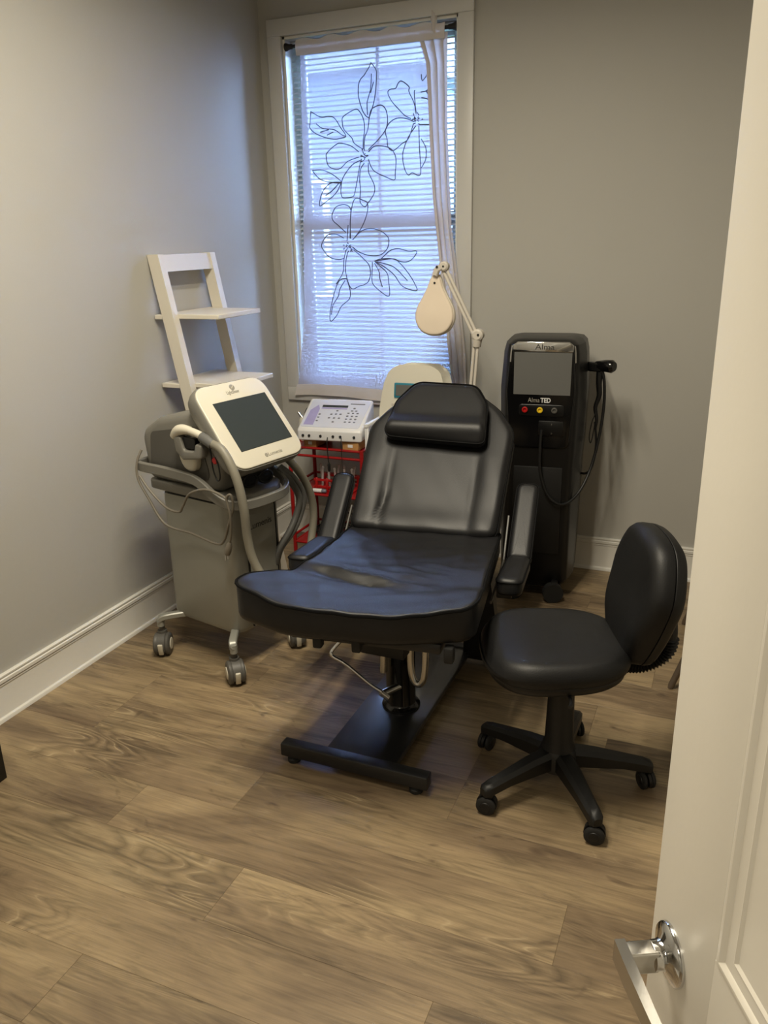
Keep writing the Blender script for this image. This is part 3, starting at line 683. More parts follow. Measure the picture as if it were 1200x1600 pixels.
MB().tube(spline([(.02, .10, .392), (.02, .19, .386), (.03, .215, .385)], 4), .005, 8).build('height_lever', 'black_plastic', st)
bo = [(-.075, -.195), (.075, -.195), (.135, -.12), (.185, .02), (.185, .10), (.135, .19), (.06, .222), (-.06, .222), (-.135, .19), (-.185, .10), (-.185, .02), (-.135, -.12)]
bo = [(p.x*.93, p.y*.84) for p in spline([(x, y, 0) for x, y in bo], 6, True)]
TBk = Matrix.Translation((-.206, -.0, .580)) @ Matrix.Rotation(R(-9), 4, 'Y') @ basis((0, 0, 0), (0, 1, 0), (0, 0, 1), (1, 0, 0))
bk = MB().cushion(bo, -.002, .052, .004, .034, None, lambda x, y: -.10*x*x+.012*math.exp(-((y+.06)/.07)**2), 12, 110, TBk).build('backrest', 'leather_stool', st, 60)
MB().cushion(bo, -.038, -.003, .026, .002, None, None, 4, 110, TBk).build('back_shell', 'black_plastic', bk, 60)
pth = spline([(-.10, -.0, .392), (-.17, 0, .386), (-.225, 0, .388), (-.272, 0, .42), (-.280, 0, .48), (-.268, 0, .54)], 14)
n_ = len(pth); rad = [(.030 if i % 2 else .024) if .2 < i/n_ < .72 else .024 for i in range(n_)]
MB().tube(pth, rad, 14).build('back_support', 'black_plastic', st, 20)

# ------------------------------------------------------------------ grey laser machine with the tilted screen
lm = thing('laser_machine', 'silver-grey laser machine on casters with a tilted cream touchscreen by the left wall', 'medical machine', (.452, -1.2825, 0), math.atan2(-.215, .977))
UV = basis((0, 0, 0), (1, 0, 0), (0, 0, 1), (0, -1, 0))     # side outlines: (u, z) extruded across
bo_ = roundpoly([(-.18, -.108), (.172, -.108), (.178, .135), (-.18, .135)], [.03, .055, .02, .03], 7)
MB().loft([[(x*.93, y*.93, .15) for x, y in bo_], [(x, y, .17) for x, y in bo_], [(x*.97, y*1.0, .62) for x, y in bo_], [(x*.965, y*.99, .640) for x, y in bo_]]).build('cabinet', 'machine_silver', lm)
MB().loft([[(x*.92, y*.93, .639) for x, y in bo_], [(x*.92, y*.93, .655) for x, y in bo_]]).build('seam_gap', 'black_plastic', lm)
fp = MB().box((.177, .035, .385), (.008, .140, .43), .003).build('front_panel', 'machine_silver', lm)
for yy in (-.038, .108): MB().box((.1775, yy, .385), (.006, .004, .44)).build('seam', 'black_plastic', fp)
lettering('Lumenis', .034, basis((.1816, .028, .545), (0, 1, 0), (0, 0, 1), (1, 0, 0)), 'letter_dark', fp, width=.112)
MB().loft([[(.17, y, .585+.012*(y/.07)**2) for y in (-.06, -.03, 0, .03, .06)]+[(.17, y, .612) for y in (.06, -.06)], [(.186, y, .585+.012*(y/.07)**2) for y in (-.06, -.03, 0, .03, .06)]+[(.186, y, .612) for y in (.06, -.06)]], Matrix.Translation((0, .036, 0))).build('panel_grip', 'machine_silver', fp)
# deck and hand rail
dk = roundpoly([(-.22, -.125), (.20, -.13), (.245, -.06), (.245, .06), (.20, .13), (-.22, .125)], [.03, .05, .03, .03, .05, .03], 6)
MB().prism(dk, .655, .69, .006).build('deck', 'machine_grey', lm)
MB().loft(sweep(spline([(-.235, .13, .742), (-.25, .06, .742), (-.25, -.06, .742), (-.235, -.145, .742), (-.10, -.152, .742), (.04, -.155, .738), (.10, -.157, .725), (.165, -.153, .685), (.21, -.135, .664), (.25, -.09, .660), (.262, 0, .660), (.25, .09, .660), (.21, .14, .672), (.12, .152, .72), (-.02, .152, .742), (-.235, .13, .742)], 5), .009, .017)).build('hand_rail', 'machine_grey', lm)
# hood
ho = roundpoly([(-.215, .69), (.150, .69), (.195, .80), (.11, .955), (.02, .96), (-.13, .925), (-.235, .865)], [.03, .04, .05, .05, .06, .10, .06], 6)
hood = MB().prism(ho, -.125, .125, .03, UV).build('hood', 'machine_grey', lm)
MB().prism(roundpoly([(-.19, .72), (.12, .73), (.07, .915), (-.17, .87)], .03, 5), .1245, .128, .0, UV).build('side_panel', 'machine_dark', hood)
# screen head
pb, pt = Vector((.29, 0, .795)), Vector((.092, 0, 1.042)); e2 = (pt-pb).normalized(); nn = Vector((e2.z, 0, -e2.x)); HL = (pt-pb).length
SF = basis(pb, (0, 1, 0), e2, nn)           # x across, y up the face, z out of the face
out_ = roundpoly([(-.168, 0), (.168, 0), (.164, HL), (-.156, HL)], .058, 9)
big = roundpoly([(-.173, -.006), (.173, -.006), (.169, HL+.006), (-.161, HL+.006)], .062, 9)
sh = MB(); sh.loft([[(x*.86, .03+y*.86, -.075) for x, y in big], [(x*.97, .005+y*.97, -.05) for x, y in big], [(x, y, -.03) for x, y in big], [(x, y, -.006) for x, y in big], [(x*.985, .002+y*.985, 0) for x, y in big]], SF)
sh.build('screen_housing', 'machine_grey', lm)
sp = MB().prism(out_, -.004, .006, .004, SF).build('screen_bezel', 'machine_cream', lm)
MB().box((.016, .155, .0062), (.248, .188, .003), .0008, 1, SF).build('touchscreen', 'screen_dark', sp)
lettering('LightSheer', .018, SF @ Matrix.Translation((.004, .276, .0066)), 'letter_grey', sp, width=.058)
lettering('Lumenis', .018, SF @ Matrix.Translation((.026, .026, .0066)), 'letter_grey', sp, width=.066)
MB().lathe([(.011, 0), (.011, .001), (.0005, .001)], 24, SF @ Matrix.Translation((.012, .294, .006))).build('logo', 'letter_grey', sp)
MB().tube([(-.005+.0, -.0045, 0), (.001, .0005, 0), (.006, .005, 0)], .0013, 6, M=SF @ Matrix.Translation((.012, .294, .0072))).build('logo_mark', 'machine_cream', sp)
MB().lathe([(.007, 0), (.007, .001), (.0005, .001)], 20, SF @ Matrix.Translation((-.016, .026, .006))).build('logo', 'letter_grey', sp)
MB().box((.14, 0, .85), (.10, .16, .14), .02, M=None).build('screen_neck', 'machine_dark', lm)
# handpiece in its cradle on the near side
cr = MB(); cr.cushion([(p.x, p.y) for p in spline([(-.004, .80, 0), (.025, .762, 0), (.072, .772, 0), (.085, .86, 0), (.06, .905, 0), (.015, .91, 0), (-.012, .87, 0)], 5, True)], .12, .152, .005, .012, None, None, 4, 60, UV)
cr.build('handpiece_holder', 'machine_cream', lm)
cc = MB().prism(roundpoly([(.012, .885), (.018, .835), (.05, .808), (.14, .822), (.148, .87), (.118, .872), (.11, .845), (.06, .842), (.045, .888)], .012, 4), .15, .182, .006, UV).build('cradle', 'machine_grey', lm)
MB().prism(roundpoly([(.045, .848), (.105, .848), (.11, .885), (.048, .888)], .008, 3), .148, .172, .003, UV).build('trigger', 'black_plastic', lm)
MB().tube(spline([(.0, -.168, .878), (.03, -.170, .905), (.07, -.170, .912), (.12, -.170, .905), (.155, -.168, .895)], 5), [.008]+[.013+.005*math.sin(math.pi*min(1, i/12)) for i in range(1, 21)], 14).build('handpiece', 'machine_cream', lm)
MB().tube([(.14, -.168, .897), (.165, -.168, .888), (.19, -.168, .876)], [.017, .019, .017], 14).build('hose_collar', 'hose_grey', lm)
MB().tube(spline([(.185, -.168, .880), (.236, -.170, .860), (.284, -.17, .785), (.304, -.165, .68), (.300, -.155, .567), (.314, -.145, .48), (.36, -.12, .39), (.40, -.04, .31), (.39, .06, .27), (.32, .14, .262), (.25, .20, .285), (.205, .265, .38), (.20, .298, .51), (.20, .272, .62), (.19, .205, .725), (.13, .16, .79), (.06, .11, .80)], 7), .0148, 14).build('handpiece_hose', 'hose_beige', lm)
for dy in (0, .024): MB().tube(spline([(.17, .150+dy*.4, .72), (.2, .175+dy, .67), (.205, .215+dy, .595), (.2, .20+dy, .53), (.2, .155+dy, .475), (.185, .112+dy*.4, .42), (.17, .10+dy*.3, .36)], 7), .0125, 12).build('cooling_hose', 'hose_grey', lm)
ks = MB().lathe([(.004, -.004), (.012, 0), (.012, .012), (.009, .015), (.0005, .015)], 20, Matrix.Translation((.180, -.146, .818)) @ Matrix.Rotation(R(90), 4, 'X')).build('stop_switch', 'red_plastic', lm)
MB().tube(spline([(.150, -.150, .865), (.166, -.158, .835), (.168, -.158, .79), (.184, -.158, .752), (.198, -.158, .762), (.196, -.158, .80), (.184, -.158, .832)], 5), .0026, 8).build('strap', 'black_plastic', lm)
MB().tube(spline([(-.215, -.14, .80), (-.222, -.16, .76), (-.218, -.168, .70), (-.175, -.165, .63), (-.106, -.16, .545), (0, -.135, .522), (.118, -.13, .505), (.17, -.14, .53), (.215, -.155, .60), (.25, -.16, .672), (.252, -.168, .715), (.235, -.172, .70), (.238, -.165, .64), (.222, -.155, .57), (.205, -.15, .525)], 7), .0044, 10).build('power_cord', 'cord_grey', lm)
MB().tube(spline([(-.21, -.165, .71), (-.16, -.165, .66), (-.09, -.16, .61), (-.03, -.155, .603), (0, -.16, .63), (.05, -.168, .685), (.13, -.172, .715), (.19, -.17, .712), (.235, -.172, .70)], 7), .0044, 10).build('power_cord', 'cord_grey', lm)
plug = MB().tube([(.209, -.15, .535), (.203, -.15, .52), (.195, -.15, .50), (.19, -.15, .488)], [.006, .011, .012, .010], 12).build('plug', 'cord_grey', lm)
for dy in (-.006, .006): MB().box((.187, -.15+dy, .476), (.006, .0016, .02)).build('plug_prong', 'brushed_chrome', plug)
# undercarriage
for (sx, sy) in ((-1, -1), (1, -1), (1, 1), (-1, 1)):
    x, y = .195*sx, .165*sy
    MB().loft(sweep(spline([(.12*sx, .075*sy, .157), (.16*sx, .125*sy, .157), (x-.006*sx, y-.004*sy, .152), (x, y, .135)], 4), .014, .011)).cyl((x, y, .118), (x, y, .15), .0135).build('leg', 'machine_silver', lm)
    twin_caster(lm, x, y, R(-54 if sx < 0 else (-33 if sy < 0 else -36)), .043, ('machine_dark', 'machine_dark', 'machine_cream'), .125, True)
# goggles lying on the deck under the screen
gg = thing('safety_goggles', 'dark safety goggles lying under the tilted touchscreen', 'goggles', (.452+.977*.195+.215*.02, -1.2825-.215*.195+.977*.02, .6905), R(70))
for s in (-1, 1):
    lens = MB().tube([Vector((s*.034+.030*math.cos(a), .0, .024+.021*math.sin(a))) for a in [2*math.pi*k/24 for k in range(24)]], .004, 8, True).build('lens_frame', 'black_plastic', gg)
    MB().lathe([(.028, -.001), (.028, .001)], 24, Matrix.Translation((s*.034, 0, .024)) @ Matrix.Rotation(R(90), 4, 'X') @ Matrix.Diagonal((1, .72, 1, 1))).build('lens', 'gloss_black', lens)
    MB().tube(spline([(s*.066, 0, .03), (s*.066, .012, .028), (s*.05, .017+.004*s, .022), (-s*.03, .018+.005*s, .012)], 5), .0032, 8).build('temple', 'black_plastic', gg)
MB().tube(spline([(-.006, 0, .03), (0, -.003, .035), (.006, 0, .03)], 4), .003, 8).build('bridge', 'black_plastic', gg)

# ------------------------------------------------------------------ tall black machine against the back wall
AL = Vector((1.421, -.285, 0))
al = thing('tower_machine', 'tall black tower machine with a grey screen and side handpiece against the back wall', 'medical machine', AL, R(6))
def asec(z, hf, hb, yf, yb, r=.03):
    return [(p[0], p[1], z) for p in roundpoly([(-hf, yf), (hf, yf), (hb, yf+.10), (hb, yb), (-hb, yb), (-hb, yf+.10)], [r, r, .05, r, r, .05], 5)]
body = MB().loft([asec(.065, .12, .145, -.115, .12), asec(.09, .135, .158, -.128, .135), asec(.30, .135, .162, -.128, .135), asec(.60, .135, .166, -.13, .14), asec(.66, .138, .17, -.135, .14), asec(.90, .142, .176, -.135, .14), asec(1.05, .138, .166, -.128, .14), asec(1.085, .132, .158, -.120, .138), asec(1.100, .118, .144, -.10, .13), asec(1.106, .09, .12, -.07, .11)]).build('body', 'satin_black', al, 30)
FA = basis((0, -.130, 0), (1, 0, 0), (0, 0, 1), (0, -1, 0))       # front outlines: (x, z), out towards the room
fo = roundpoly([(-.122, .67), (.122, .67), (.138, .90), (.128, 1.05), (.10, 1.094), (-.10, 1.094), (-.128, 1.05), (-.138, .90)], [.04, .04, .12, .05, .03, .03, .05, .12], 6)
fpn = MB().prism(fo, -.02, .012, .008, FA).build('display_panel', 'gloss_black', al)
MB().box((0.004, .974, .0125), (.225, .168, .004), .001, 1, FA).build('display', 'screen_grey', fpn)
ch = roundpoly([(-.122, 1.015), (-.116, 1.06), (.122, 1.06), (.128, 1.015), (.133, 1.06), (.105, 1.098), (-.10, 1.098), (-.128, 1.06)], [.002, .006, .006, .002, .02, .02, .02, .02], 4)
vis = MB().prism([(-.112, 1.06), (.120, 1.06), (.122, 1.086), (.104, 1.100), (-.096, 1.100), (-.115, 1.086)], .010, .0165, .003, FA)
vis.loft(sweep([(-.117, -.1445, 1.085), (-.121, -.1445, 1.06), (-.123, -.1445, 1.02)], .003, .003, (0, 1, 0))).loft(sweep([(.125, -.1445, 1.085), (.129, -.1445, 1.06), (.131, -.1445, 1.02)], .003, .003, (0, 1, 0)))
vs = vis.build('chrome_visor', 'chrome', fpn)
lettering('Alma', .030, FA @ Matrix.Translation((.01, 1.079, .0168)), 'letter_dark', fpn, width=.075)
lettering('Alma', .026, FA @ Matrix.Translation((-.026, .868, .0126)), 'letter_grey', fpn, width=.047)
lettering('TED', .026, FA @ Matrix.Translation((.021, .868, .0126)), 'letter_light', fpn, width=.040, bold=.0008)
tray = MB().prism(roundpoly([(-.085, .803), (.095, .803), (.095, .852), (-.085, .852)], .014, 5), .008, .0145, .003, FA).build('port_strip', 'satin_black', fpn)
for x, mt in ((-.06, 'red_plastic'), (0., 'yellow_plastic'), (.057, 'machine_dark')):
    p = MB().lathe([(.0115, 0), (.0115, .006), (.007, .007), (.0065, .002), (.0005, .002)], 24, FA @ Matrix.Translation((x, .830, .014))).build('port', mt, fpn)
MB().box((.046, .755, .010), (.10, .062, .012), .004, 2, FA).build('connector_block', 'satin_black', al)
for z in (.735, .772): MB().lathe([(.004, 0), (.003, .004), (.0005, .004)], 14, FA @ Matrix.Translation((.05, z, .0165))).build('connector_screw', 'brushed_chrome', al)
MB().box((0, .40, .0), (.20, .38, .008), .003, 2, FA).build('lower_panel', 'black_plastic', al)
for sx in (-1, 1):
    for yy, r in ((-.155, .043), (.10, .034)):
        if yy < 0: MB().cyl((sx*.085+.006, yy-.018, r), (sx*.085-.004, yy+.012, r), r, n=28).build('wheel', 'dark_rubber', al); MB().box((sx*.09, yy+.03, .075), (.026, .07, .03), .004).build('wheel_fork', 'black_plastic', al)
        else: MB().cyl((sx*.09, yy, r), (sx*.12, yy, r), r, n=24).build('wheel', 'dark_rubber', al)
MB().box((0, 0, .06), (.23, .22, .03), .006).build('chassis', 'black_plastic', al)
MB().loft(sweep([(.165, .02, .985), (.20, .0, .985), (.225, -.01, .985)], .016, .018)).build('handpiece_holder', 'satin_black', al)
MB().tube([(.195, .01, .986), (.205, .005, .988), (.24, -.015, .992), (.265, -.03, .992), (.275, -.036, .992)], [.012, .020, .024, .026, .018], 20).build('handpiece', 'gloss_black', al)
MB().tube(spline([(.218, -.003, .975), (.218, -.005, .92), (.222, -.005, .87), (.21, -.005, .82), (.218, -.005, .77), (.214, -.005, .73)], 5), [.014-.00035*i for i in range(26)], 12).build('handpiece_grip', 'satin_black', al)
MB().tube(spline([(.010, -.145, .748), (.008, -.152, .68), (.012, -.158, .58), (.04, -.158, .49), (.082, -.155, .445), (.125, -.13, .44), (.17, -.08, .48), (.205, -.03, .56), (.23, -.01, .68), (.243, -.005, .82), (.238, -.008, .93), (.222, -.005, .985)], 8), .0062, 10).build('cable', 'black_plastic', al)
MB().tube(spline([(.165, .02, .53), (.19, .01, .535), (.212, .0, .57), (.222, -.003, .66), (.212, -.005, .76)], 6), .005, 8).build('cable', 'black_plastic', al)
MB().tube(spline([(.214, -.012, .80), (.20, -.014, .76), (.193, -.014, .70), (.199, -.014, .672), (.206, -.014, .70), (.212, -.012, .76)], 5), .0022, 6).build('wrist_strap', 'black_plastic', al)

# ------------------------------------------------------------------ white leaning ladder shelf
ld = thing('ladder_shelf', 'white wooden ladder shelf leaning on the left wall', 'shelf', (.13, -.77, 0))
def lx(z): return (1.457-z)*.18+.001          # rear face of the uprights leans on the wall
LO = Vector((.13, -.77, 0)); LW = lambda *p: tuple(Vector(p)-LO)
for y0_, y1_ in ((-.96, -.925), (-.612, -.577)):
    z0_, z1_ = .0, 1.457; dp = .052
    MB().loft([[LW(lx(z), y0_, z), LW(lx(z)+dp, y0_, z), LW(lx(z)+dp, y1_, z), LW(lx(z), y1_, z)] for z in (0., 1.457)]).build('upright', 'shelf_white', ld, 0)
MB().loft([[LW(lx(z)+.004, -.925, z), LW(lx(z)+.046, -.925, z), LW(lx(z)+.046, -.612, z), LW(lx(z)+.004, -.612, z)] for z in (1.392, 1.455)]).build('top_rail', 'shelf_white', ld, 0)
for z, d in ((1.222, .275), (.952, .315)):
    MB().box(LW(d/2+.006, -.7685, z), (d, .312, .018), .002, 1).build('shelf_board', 'shelf_white', ld)
    for y_ in (-.9425, -.5945): MB().box(LW((lx(z)-.004)/2+.004, y_, z), (max(.01, lx(z)-.006), .033, .018), .002, 1).build('shelf_lug', 'shelf_white', ld)

# ------------------------------------------------------------------ red metal trolley and what stands on it
rc = thing('red_trolley', 'red metal three-tier trolley on black casters under the window', 'trolley', (.445, -.29, 0))
RO = Vector((.445, -.29, 0)); RW = lambda *p: tuple(Vector(p)-RO)
rx0, rx1, ry0, ry1 = .262, .632, -.41, -.17
for x in (rx0, rx1):
    for y in (ry0, ry1): MB().cyl(RW(x, y, .055), RW(x, y, .592), .0095, n=14).build('post', 'red_metal', rc)
for z in (.585, .365, .115):
    sh_ = MB().box(RW((rx0+rx1)/2, (ry0+ry1)/2, z-.003), (rx1-rx0-.012, ry1-ry0-.012, .006), .001, 1).build('tray', 'red_metal', rc)
    rails = MB()
    for zz in ((z, z-.038) if z > .5 else (z-.004, z+.03)):
        fr_ = [(rx0, ry0), (rx1, ry0), (rx1, ry1), (rx0, ry1)]
        for i in range(4):
            if zz == z+.03 and i == 0: continue
            a, b = fr_[i], fr_[(i+1) % 4]; rails.cyl(RW(*a, zz), RW(*b, zz), .0062, n=10)
    rails.build('rail', 'red_metal', sh_)
for x in (rx0, rx1):
    for y in (ry0, ry1): twin_caster(rc, x-RO.x, y-RO.y, R(110 if x < .4 else 75), .023, ('black_plastic', 'dark_rubber', 'black_plastic'), .06)
for nm, xa, xb in (('left', .338, .402), ('right', .535, .615)):
    o = thing('wooden_block', 'tan wooden block under the %s end of the keypad console' % nm, 'block', ((xa+xb)/2, -.32, .588), 0, 'blocks under the console')
    MB().box((0, 0, .0195), (xb-xa, .17, .039), .002, 1).build('block', 'card_box', o)
    MB().box((0, -.0855, .02), ((xb-xa)*.3, .001, .014)).build('paper_sticker', 'white_plastic', o, 0)
# keypad console
KO = Vector((.468, -.325, .6285)); KY = R(7)
kc = thing('keypad_console', 'white and lilac keypad console with small display on the red trolley', 'medical console', KO, KY)
sd = [(-.105, 0), (.095, 0), (.105, .012), (.105, .145), (.095, .155), (-.098, .055), (-.105, .045)]
KB = basis((0, 0, 0), (0, 1, 0), (0, 0, 1), (1, 0, 0))
kb = MB(); kb.prism(roundpoly(sd, .008, 4), -.155, .155, .012, KB); kb.build('case', 'white_plastic', kc)
fa = math.atan2(.100, .193); KF = basis((0, -.0015, .1058), (1, 0, 0), (0, math.cos(fa), math.sin(fa)), (0, -math.sin(fa), math.cos(fa)))
face = MB().prism(roundpoly([(-.144, -.098), (.138, -.098), (.148, .098), (-.138, .098)], .014, 4), -.002, .0015, .0008, KF).build('keypad', 'console_face', kc)
MB().prism([(-.132, -.085), (-.085, -.085), (-.085, .03), (-.098, .06), (-.128, .02)], .001, .0022, 0, KF).build('violet_patch', 'console_violet', face, 0)
MB().box((-.015, .052, .002), (.125, .015, .003), .001, 1, KF).build('display', 'screen_dark', face)
MB().box((-.015, .037, .0018), (.125, .009, .002), 0, 1, KF).build('display_caption', 'console_violet', face, 0)
keyspots = [(.062+.022*i, .005-.021*j) for i in range(3) for j in range(4)]+[(.095, .022), (.075, .022), (.082, .04), (.004, .02), (.004, -.004), (-.018, -.006), (.026, -.004), (-.022, -.032), (.002, -.032), (.026, -.032), (.004, -.06), (-.075, -.008), (-.075, -.03), (-.075, -.055)]
km = MB().box((0, 0, .0022), (.0105, .0075, .003), .0012, 1, None).mesh('key', 'key_grey')
for x, y in keyspots: put(km, 'key', face, KF @ Matrix.Translation((x, y, 0)))
MB().box((.09, .072, .002), (.07, .006, .001), 0, 1, KF).build('printed_name', 'key_grey', face, 0)
for x in (-.125, -.095, -.04, .02, .055, .12): MB().lathe([(.006, 0), (.006, .004), (.003, .005), (.0005, .003)], 16, Matrix.Translation((x, -.105, .024)) @ Matrix.Rotation(R(90), 4, 'X')).build('socket', 'black_plastic', kc)
cb = MB().tube(spline([(-.005, -.11, .02), (-.004, -.122, .0), (-.002, -.125, -.05), (.0, -.12, -.10)], 5), .0022, 8).build('cable', 'black_plastic', kc)
MB().tube([(0, -.12, -.095), (0, -.12, -.105), (0, -.12, -.13), (0, -.12, -.138)], [.003, .007, .007, .004], 12).build('cable_plug', 'black_plastic', cb)
MB().tube(spline([(.062, -.11, .02), (.063, -.122, .0), (.066, -.125, -.10), (.07, -.12, -.20), (.07, -.10, -.25)], 5), .0014, 6).build('cable', 'black_plastic', kc)
pr = thing('white_probe', 'white probe with a silver tip standing beside the keypad console', 'probe', (.272, -.285, .5855), 0)
MB().lathe([(.018, 0), (.021, .01), (.021, .075), (.017, .10), (.012, .112)], 20).build('grip', 'device_cream', pr)
MB().cyl((0, 0, .108), (-.022, 0, .135), .008, .006).build('tip', 'brushed_chrome', pr)
MB().tube(spline([(.0, .01, .10), (.004, .03, .14), (.008, .06, .15), (.004, .085, .12)], 5), .003, 8).build('cord', 'black_plastic', pr)
# red rack of glass electrodes on the middle tray
TR = Vector((.455, -.31, .365))
rk = thing('tube_rack', 'red plastic rack holding glass tubes on the middle tray', 'rack', TR)
for x in (-.085, -.03, .05, .09): MB().box((x, -.05, .032), (.012, .012, .064), .002, 1).box((x, .04, .032), (.012, .012, .064), .002, 1).build('rack_post', 'red_plastic', rk)
for z in (.02, .054):
    for y in (-.05, .04): MB().box((0, y, z), (.20, .008, .012), .002, 1).build('rack_rail', 'red_plastic', rk)
MB().box((0, -.005, .004), (.20, .10, .006), .001, 1).build('rack_base', 'red_plastic', rk)
gt = MB().lathe([(.0045, 0), (.0055, .004), (.0055, .075), (.004, .09), (.007, .10), (.007, .104), (.003, .108), (.0005, .109)], 12).mesh('tube', 'tube_glass')
ORD = ['first', 'second', 'third', 'fourth', 'fifth', 'sixth', 'seventh', 'eighth', 'ninth', 'tenth']
for i in range(10):
    x = -.085+.0195*i; y = -.032 if i % 2 else .012
    o = thing('glass_electrode', '%s glass electrode from the left in the red rack' % ORD[i], 'glass tube', TR+Vector((x, y, .008)), 0, 'glass electrodes in the red rack')
    o.rotation_euler = (R(random.uniform(-7, 7)), R(random.uniform(-8, 8)), 0); put(gt, 'tube', o)
tb = thing('white_tube', 'small white capped tube lying on the middle red tray', 'tube', (.402, -.395, .3765), R(4))
MB().tube([(-.035, 0, 0), (-.032, 0, 0), (.012, 0, 0)], [.008, .010, .010], 16).build('tube_body', 'white_plastic', tb)
MB().tube([(.012, 0, 0), (.03, 0, 0), (.034, 0, 0)], [.0095, .0095, .007], 16).build('tube_cap', 'key_grey', tb)
cc_ = []
for k in range(70):
    a = k*.42; rr = .075+.02*math.sin(k*.37); cc_.append((.0+rr*1.35*math.cos(a), rr*math.sin(a), .012+.03*k/70+.012*math.sin(k*.9)))
MB().tube(spline(cc_+[(.10, .02, .09), (.06, -.06, .15), (-.02, -.11, .19)], 3), .0036, 8).build('coiled_cable', 'black_plastic')
cco = bpy.data.objects['coiled_cable']; cco.location = (.45, -.285, .116); tag(cco, 'tangled black power cable coiled on the lowest red tray', 'cable')

# ------------------------------------------------------------------ white trolley with a cream device, right of the red one
wt = thing('white_trolley', 'white trolley half hidden behind the treatment chair', 'trolley', (.84, -.30, 0))
WO = Vector((.84, -.30, 0)); WW = lambda *p: tuple(Vector(p)-WO)
wx0, wx1, wy0, wy1 = .676, 1.005, -.44, -.16
for x in (wx0, wx1):
    for y in (wy0, wy1): MB().box(WW(x, y, .385), (.016, .016, .66), .003, 1).build('post', 'white_plastic', wt)
for z in (.66, .40, .14): MB().box(WW((wx0+wx1)/2, (wy0+wy1)/2, z), (wx1-wx0+.012, wy1-wy0+.012, .014), .003, 1).build('shelf_board', 'white_plastic', wt)
for x in (wx0, wx1): MB().loft(sweep([WW(x, wy0-.012, .718), WW(x, wy1+.012, .722)], .009, .007)).build('side_rail', 'white_plastic', wt)
for x in (wx0, wx1):
    for y in (wy0, wy1): twin_caster(wt, x-WO.x, y-WO.y, R(80), .020, ('black_plastic', 'dark_rubber', 'black_plastic'), .06)
dv = thing('beauty_device', 'cream rounded desktop device with a teal framed display on the white trolley', 'medical device', (.855, -.29, .682))
DB = basis((0, -.075, 0), (1, 0, 0), (0, math.sin(R(8)), math.cos(R(8))), (0, -math.cos(R(8)), math.sin(R(8))))
do = [(-.135, .0), (-.135, .10), (-.118, .20), (-.098, .25), (-.060, .272), (.075, .272), (.105, .256), (.117, .216), (.122, .10), (.122, 0)]
do = roundpoly(do[::-1], [.02, .1, .05, .03, .03, .05, .05, .05, .1, .02], 5)[::-1]
cs = MB().cushion(do, -.10, .01, .03, .022, None, lambda x, y: -.012*(x/.13)**2, 8, 100, DB).build('case', 'device_cream', dv, 60)
MB().box((-.010, .182, .0085), (.145, .066, .012), .005, 2, DB).build('display_frame', 'teal', cs)
MB().box((-.010, .182, .0135), (.128, .050, .005), .002, 1, DB).build('display', 'screen_grey', cs)
MB().lathe([(.006, 0), (.005, .004), (.0005, .004)], 14, DB @ Matrix.Translation((-.09, .12, .004))).build('button', 'arm_white', cs)
for p_ in (wx0,):
    MB().loft(sweep(spline([WW(wx0+.03, wy0-.01, .675), WW(wx0+.04, wy0+.0, .715), WW(wx0+.05, wy0+.12, .735), WW(wx0+.06, wy1, .735)], 4), .006, .004)).build('handle', 'white_plastic', wt)

# ------------------------------------------------------------------ magnifying lamp
LP = Vector((1.135, -.42, 0))
ml = thing('magnifier_lamp', 'white magnifying lamp on a folding arm in front of the window', 'lamp', LP)
LL = lambda *p: tuple(Vector(p)-LP)
MB().lathe([(.10, .0), (.10, .025), (.09, .035), (.03, .045), (.02, .06)], 32).build('base', 'arm_white', ml)
MB().cyl((0, 0, .05), (0, 0, .66), .013).build('pole', 'arm_white', ml)
MB().lathe([(.018, 0), (.02, .01), (.02, .06), (.012, .075)], 20, Matrix.Translation((0, 0, .62))).build('pole_joint', 'arm_white', ml)
E1, E2, E3 = (1.135, -.42, .69), (1.160, -.40, 1.112), (1.014, -.40, 1.388)
for off in (-.008, .008): MB().cyl(LL(E1[0]+off, E1[1], E1[2]), LL(E2[0]+off, E2[1], E2[2]), .0065, n=12).build('lower_arm', 'arm_white', ml)
for off in (-.008, .008): MB().cyl(LL(E2[0]+off*.8-.01, E2[1], E2[2]+.012+off*.5), LL(E3[0]+off*.8, E3[1], E3[2]+off*.5), .0068, n=12).build('upper_arm', 'arm_white', ml)
def knuckle(name, p, r, t):
    return MB().lathe([(r*.7, -t), (r, -t*.7), (r, t*.7), (r*.7, t)], 24, Matrix.Translation(LL(*p)) @ Matrix.Rotation(R(90), 4, 'X')).build(name, 'arm_white', ml)
kn = knuckle('elbow', (1.166, -.402, 1.117), .024, .020); MB().cyl(LL(1.172, -.424, 1.119), LL(1.172, -.421, 1.119), .005, n=12).build('screw', 'dark_rubber', kn)
MB().tube([LL(1.160, -.40, 1.07), LL(1.162, -.40, 1.10)], [.017, .022], 16).build('elbow_sleeve', 'arm_white', ml)
kn = knuckle('head_joint', (1.022, -.402, 1.385), .019, .016); MB().cyl(LL(1.022, -.42, 1.385), LL(1.022, -.417, 1.385), .004, n=12).build('screw', 'dark_rubber', kn)
MB().loft(sweep([LL(1.012, -.41, 1.383), LL(.995, -.41, 1.374), LL(.985, -.41, 1.352)], .012, .011, (0, 1, 0))).build('neck', 'arm_white', ml)
MB().cyl(LL(.997, -.424, 1.383), LL(.997, -.42, 1.383), .005, n=12).build('screw', 'dark_rubber', ml)
LHB = basis(LL(.982, -.41, 1.19), (1, 0, 0), (0, .10, .995), (0, -.995, .10))
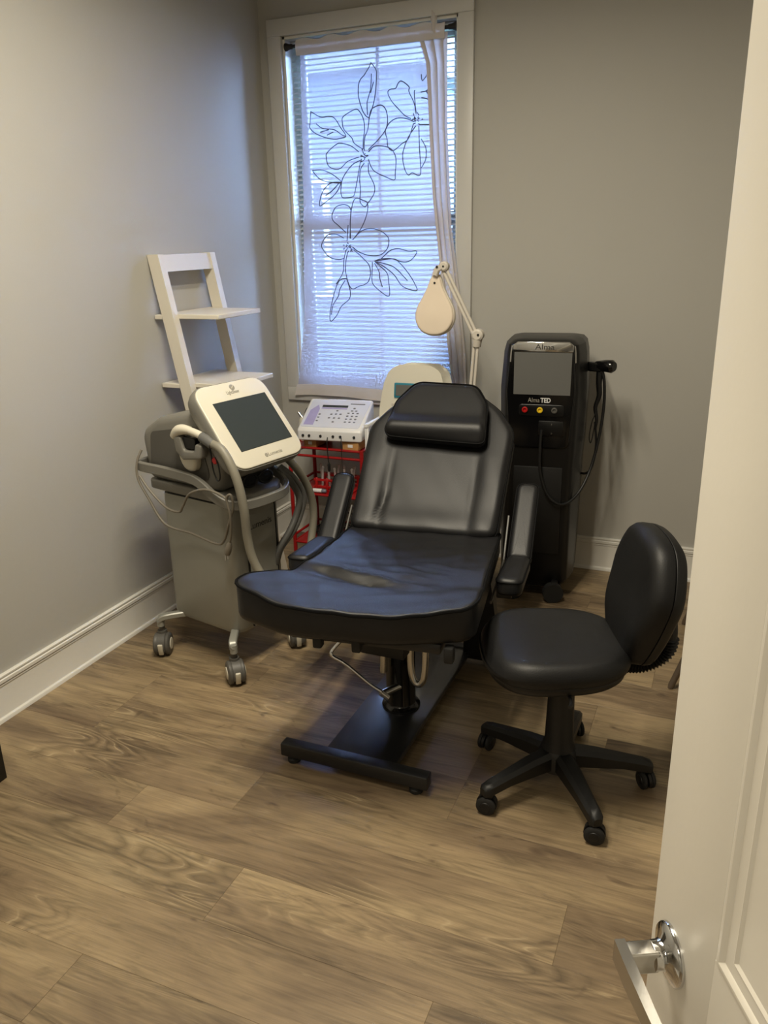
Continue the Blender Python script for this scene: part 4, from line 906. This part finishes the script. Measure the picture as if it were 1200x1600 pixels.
lo_ = [(-.010, .166), (.010, .166), (.022, .150), (.034, .115), (.055, .076), (.078, .035), (.085, 0), (.080, -.03), (.060, -.060), (.030, -.076), (0, -.080), (-.030, -.076), (-.060, -.060), (-.080, -.03), (-.085, 0), (-.078, .035), (-.055, .076), (-.036, .115), (-.022, .150)]
lo_ = [(p.x, p.y) for p in spline([(x, y, 0) for x, y in lo_[::-1]], 4, True)]
hd = MB().cushion(lo_, -.035, .0, .016, .006, None, None, 6, 120, LHB).build('lamp_head', 'lamp_white', ml, 60)
MB().cushion([(x*.965, y*.965+.0006) for x, y in lo_], -.004, .010, .002, .008, None, lambda x, y: .006*math.exp(-(x/.06)**2-(y/.06)**2), 10, 120, LHB).build('lens_cover', 'lens_cover', hd, 60)
MB().cyl((0, .13, .008), (0, .13, .0125), .0045, n=16, M=LHB).build('switch', 'dark_rubber', hd)

# ------------------------------------------------------------------ things that only peep into the picture
sc_ = thing('side_chair', 'chair hidden behind the open door showing one slim splayed metal leg', 'chair', (2.36, -.72, 0))
for (fx, fy, tx, ty) in ((-.313, -.265, -.17, -.17), (.30, -.26, .17, -.17), (.30, .26, .17, .17), (-.30, .26, -.17, .17)):
    MB().tube([(fx, fy, 0), (fx*.98+tx*.02, fy*.98+ty*.02, .012), (tx, ty, .42)], [.009, .011, .014], 14).build('leg', 'leg_bronze', sc_)
MB().cushion(roundpoly([(-.22, -.22), (.22, -.22), (.22, .22), (-.22, .22)], .06, 6), .42, .48, .02, .025, None, None, 5, 60).build('seat', 'seat_fabric', sc_, 60)
MB().cushion(roundpoly([(-.2, .05), (.2, .05), (.19, .38), (-.19, .38)], .06, 6), -.02, .03, .015, .02, None, None, 5, 60, basis((0, .20, .48), (1, 0, 0), (0, .15, .989), (0, -.989, .15))).build('backrest', 'seat_fabric', sc_, 60)
for bx_ in (-.15, .15): MB().tube(spline([(bx_, .17, .41), (bx_, .225, .46), (bx_, .25, .60), (bx_, .275, .78)], 4), .011, 12).build('back_post', 'leg_bronze', sc_)
bt = thing('side_table', 'black table whose front leg peeps in at the left edge', 'table', (.145, -2.38, 0))
for x in (-.095, .095):
    for y in (-.16, .16): MB().box((x, y, .24), (.044, .044, .48), .002, 1).build('leg', 'satin_black', bt)
MB().box((0, 0, .495), (.235, .365, .03), .003).build('table_top', 'satin_black', bt)
MB().box((0, 0, .14), (.19, .32, .02), .003).build('lower_shelf', 'satin_black', bt)
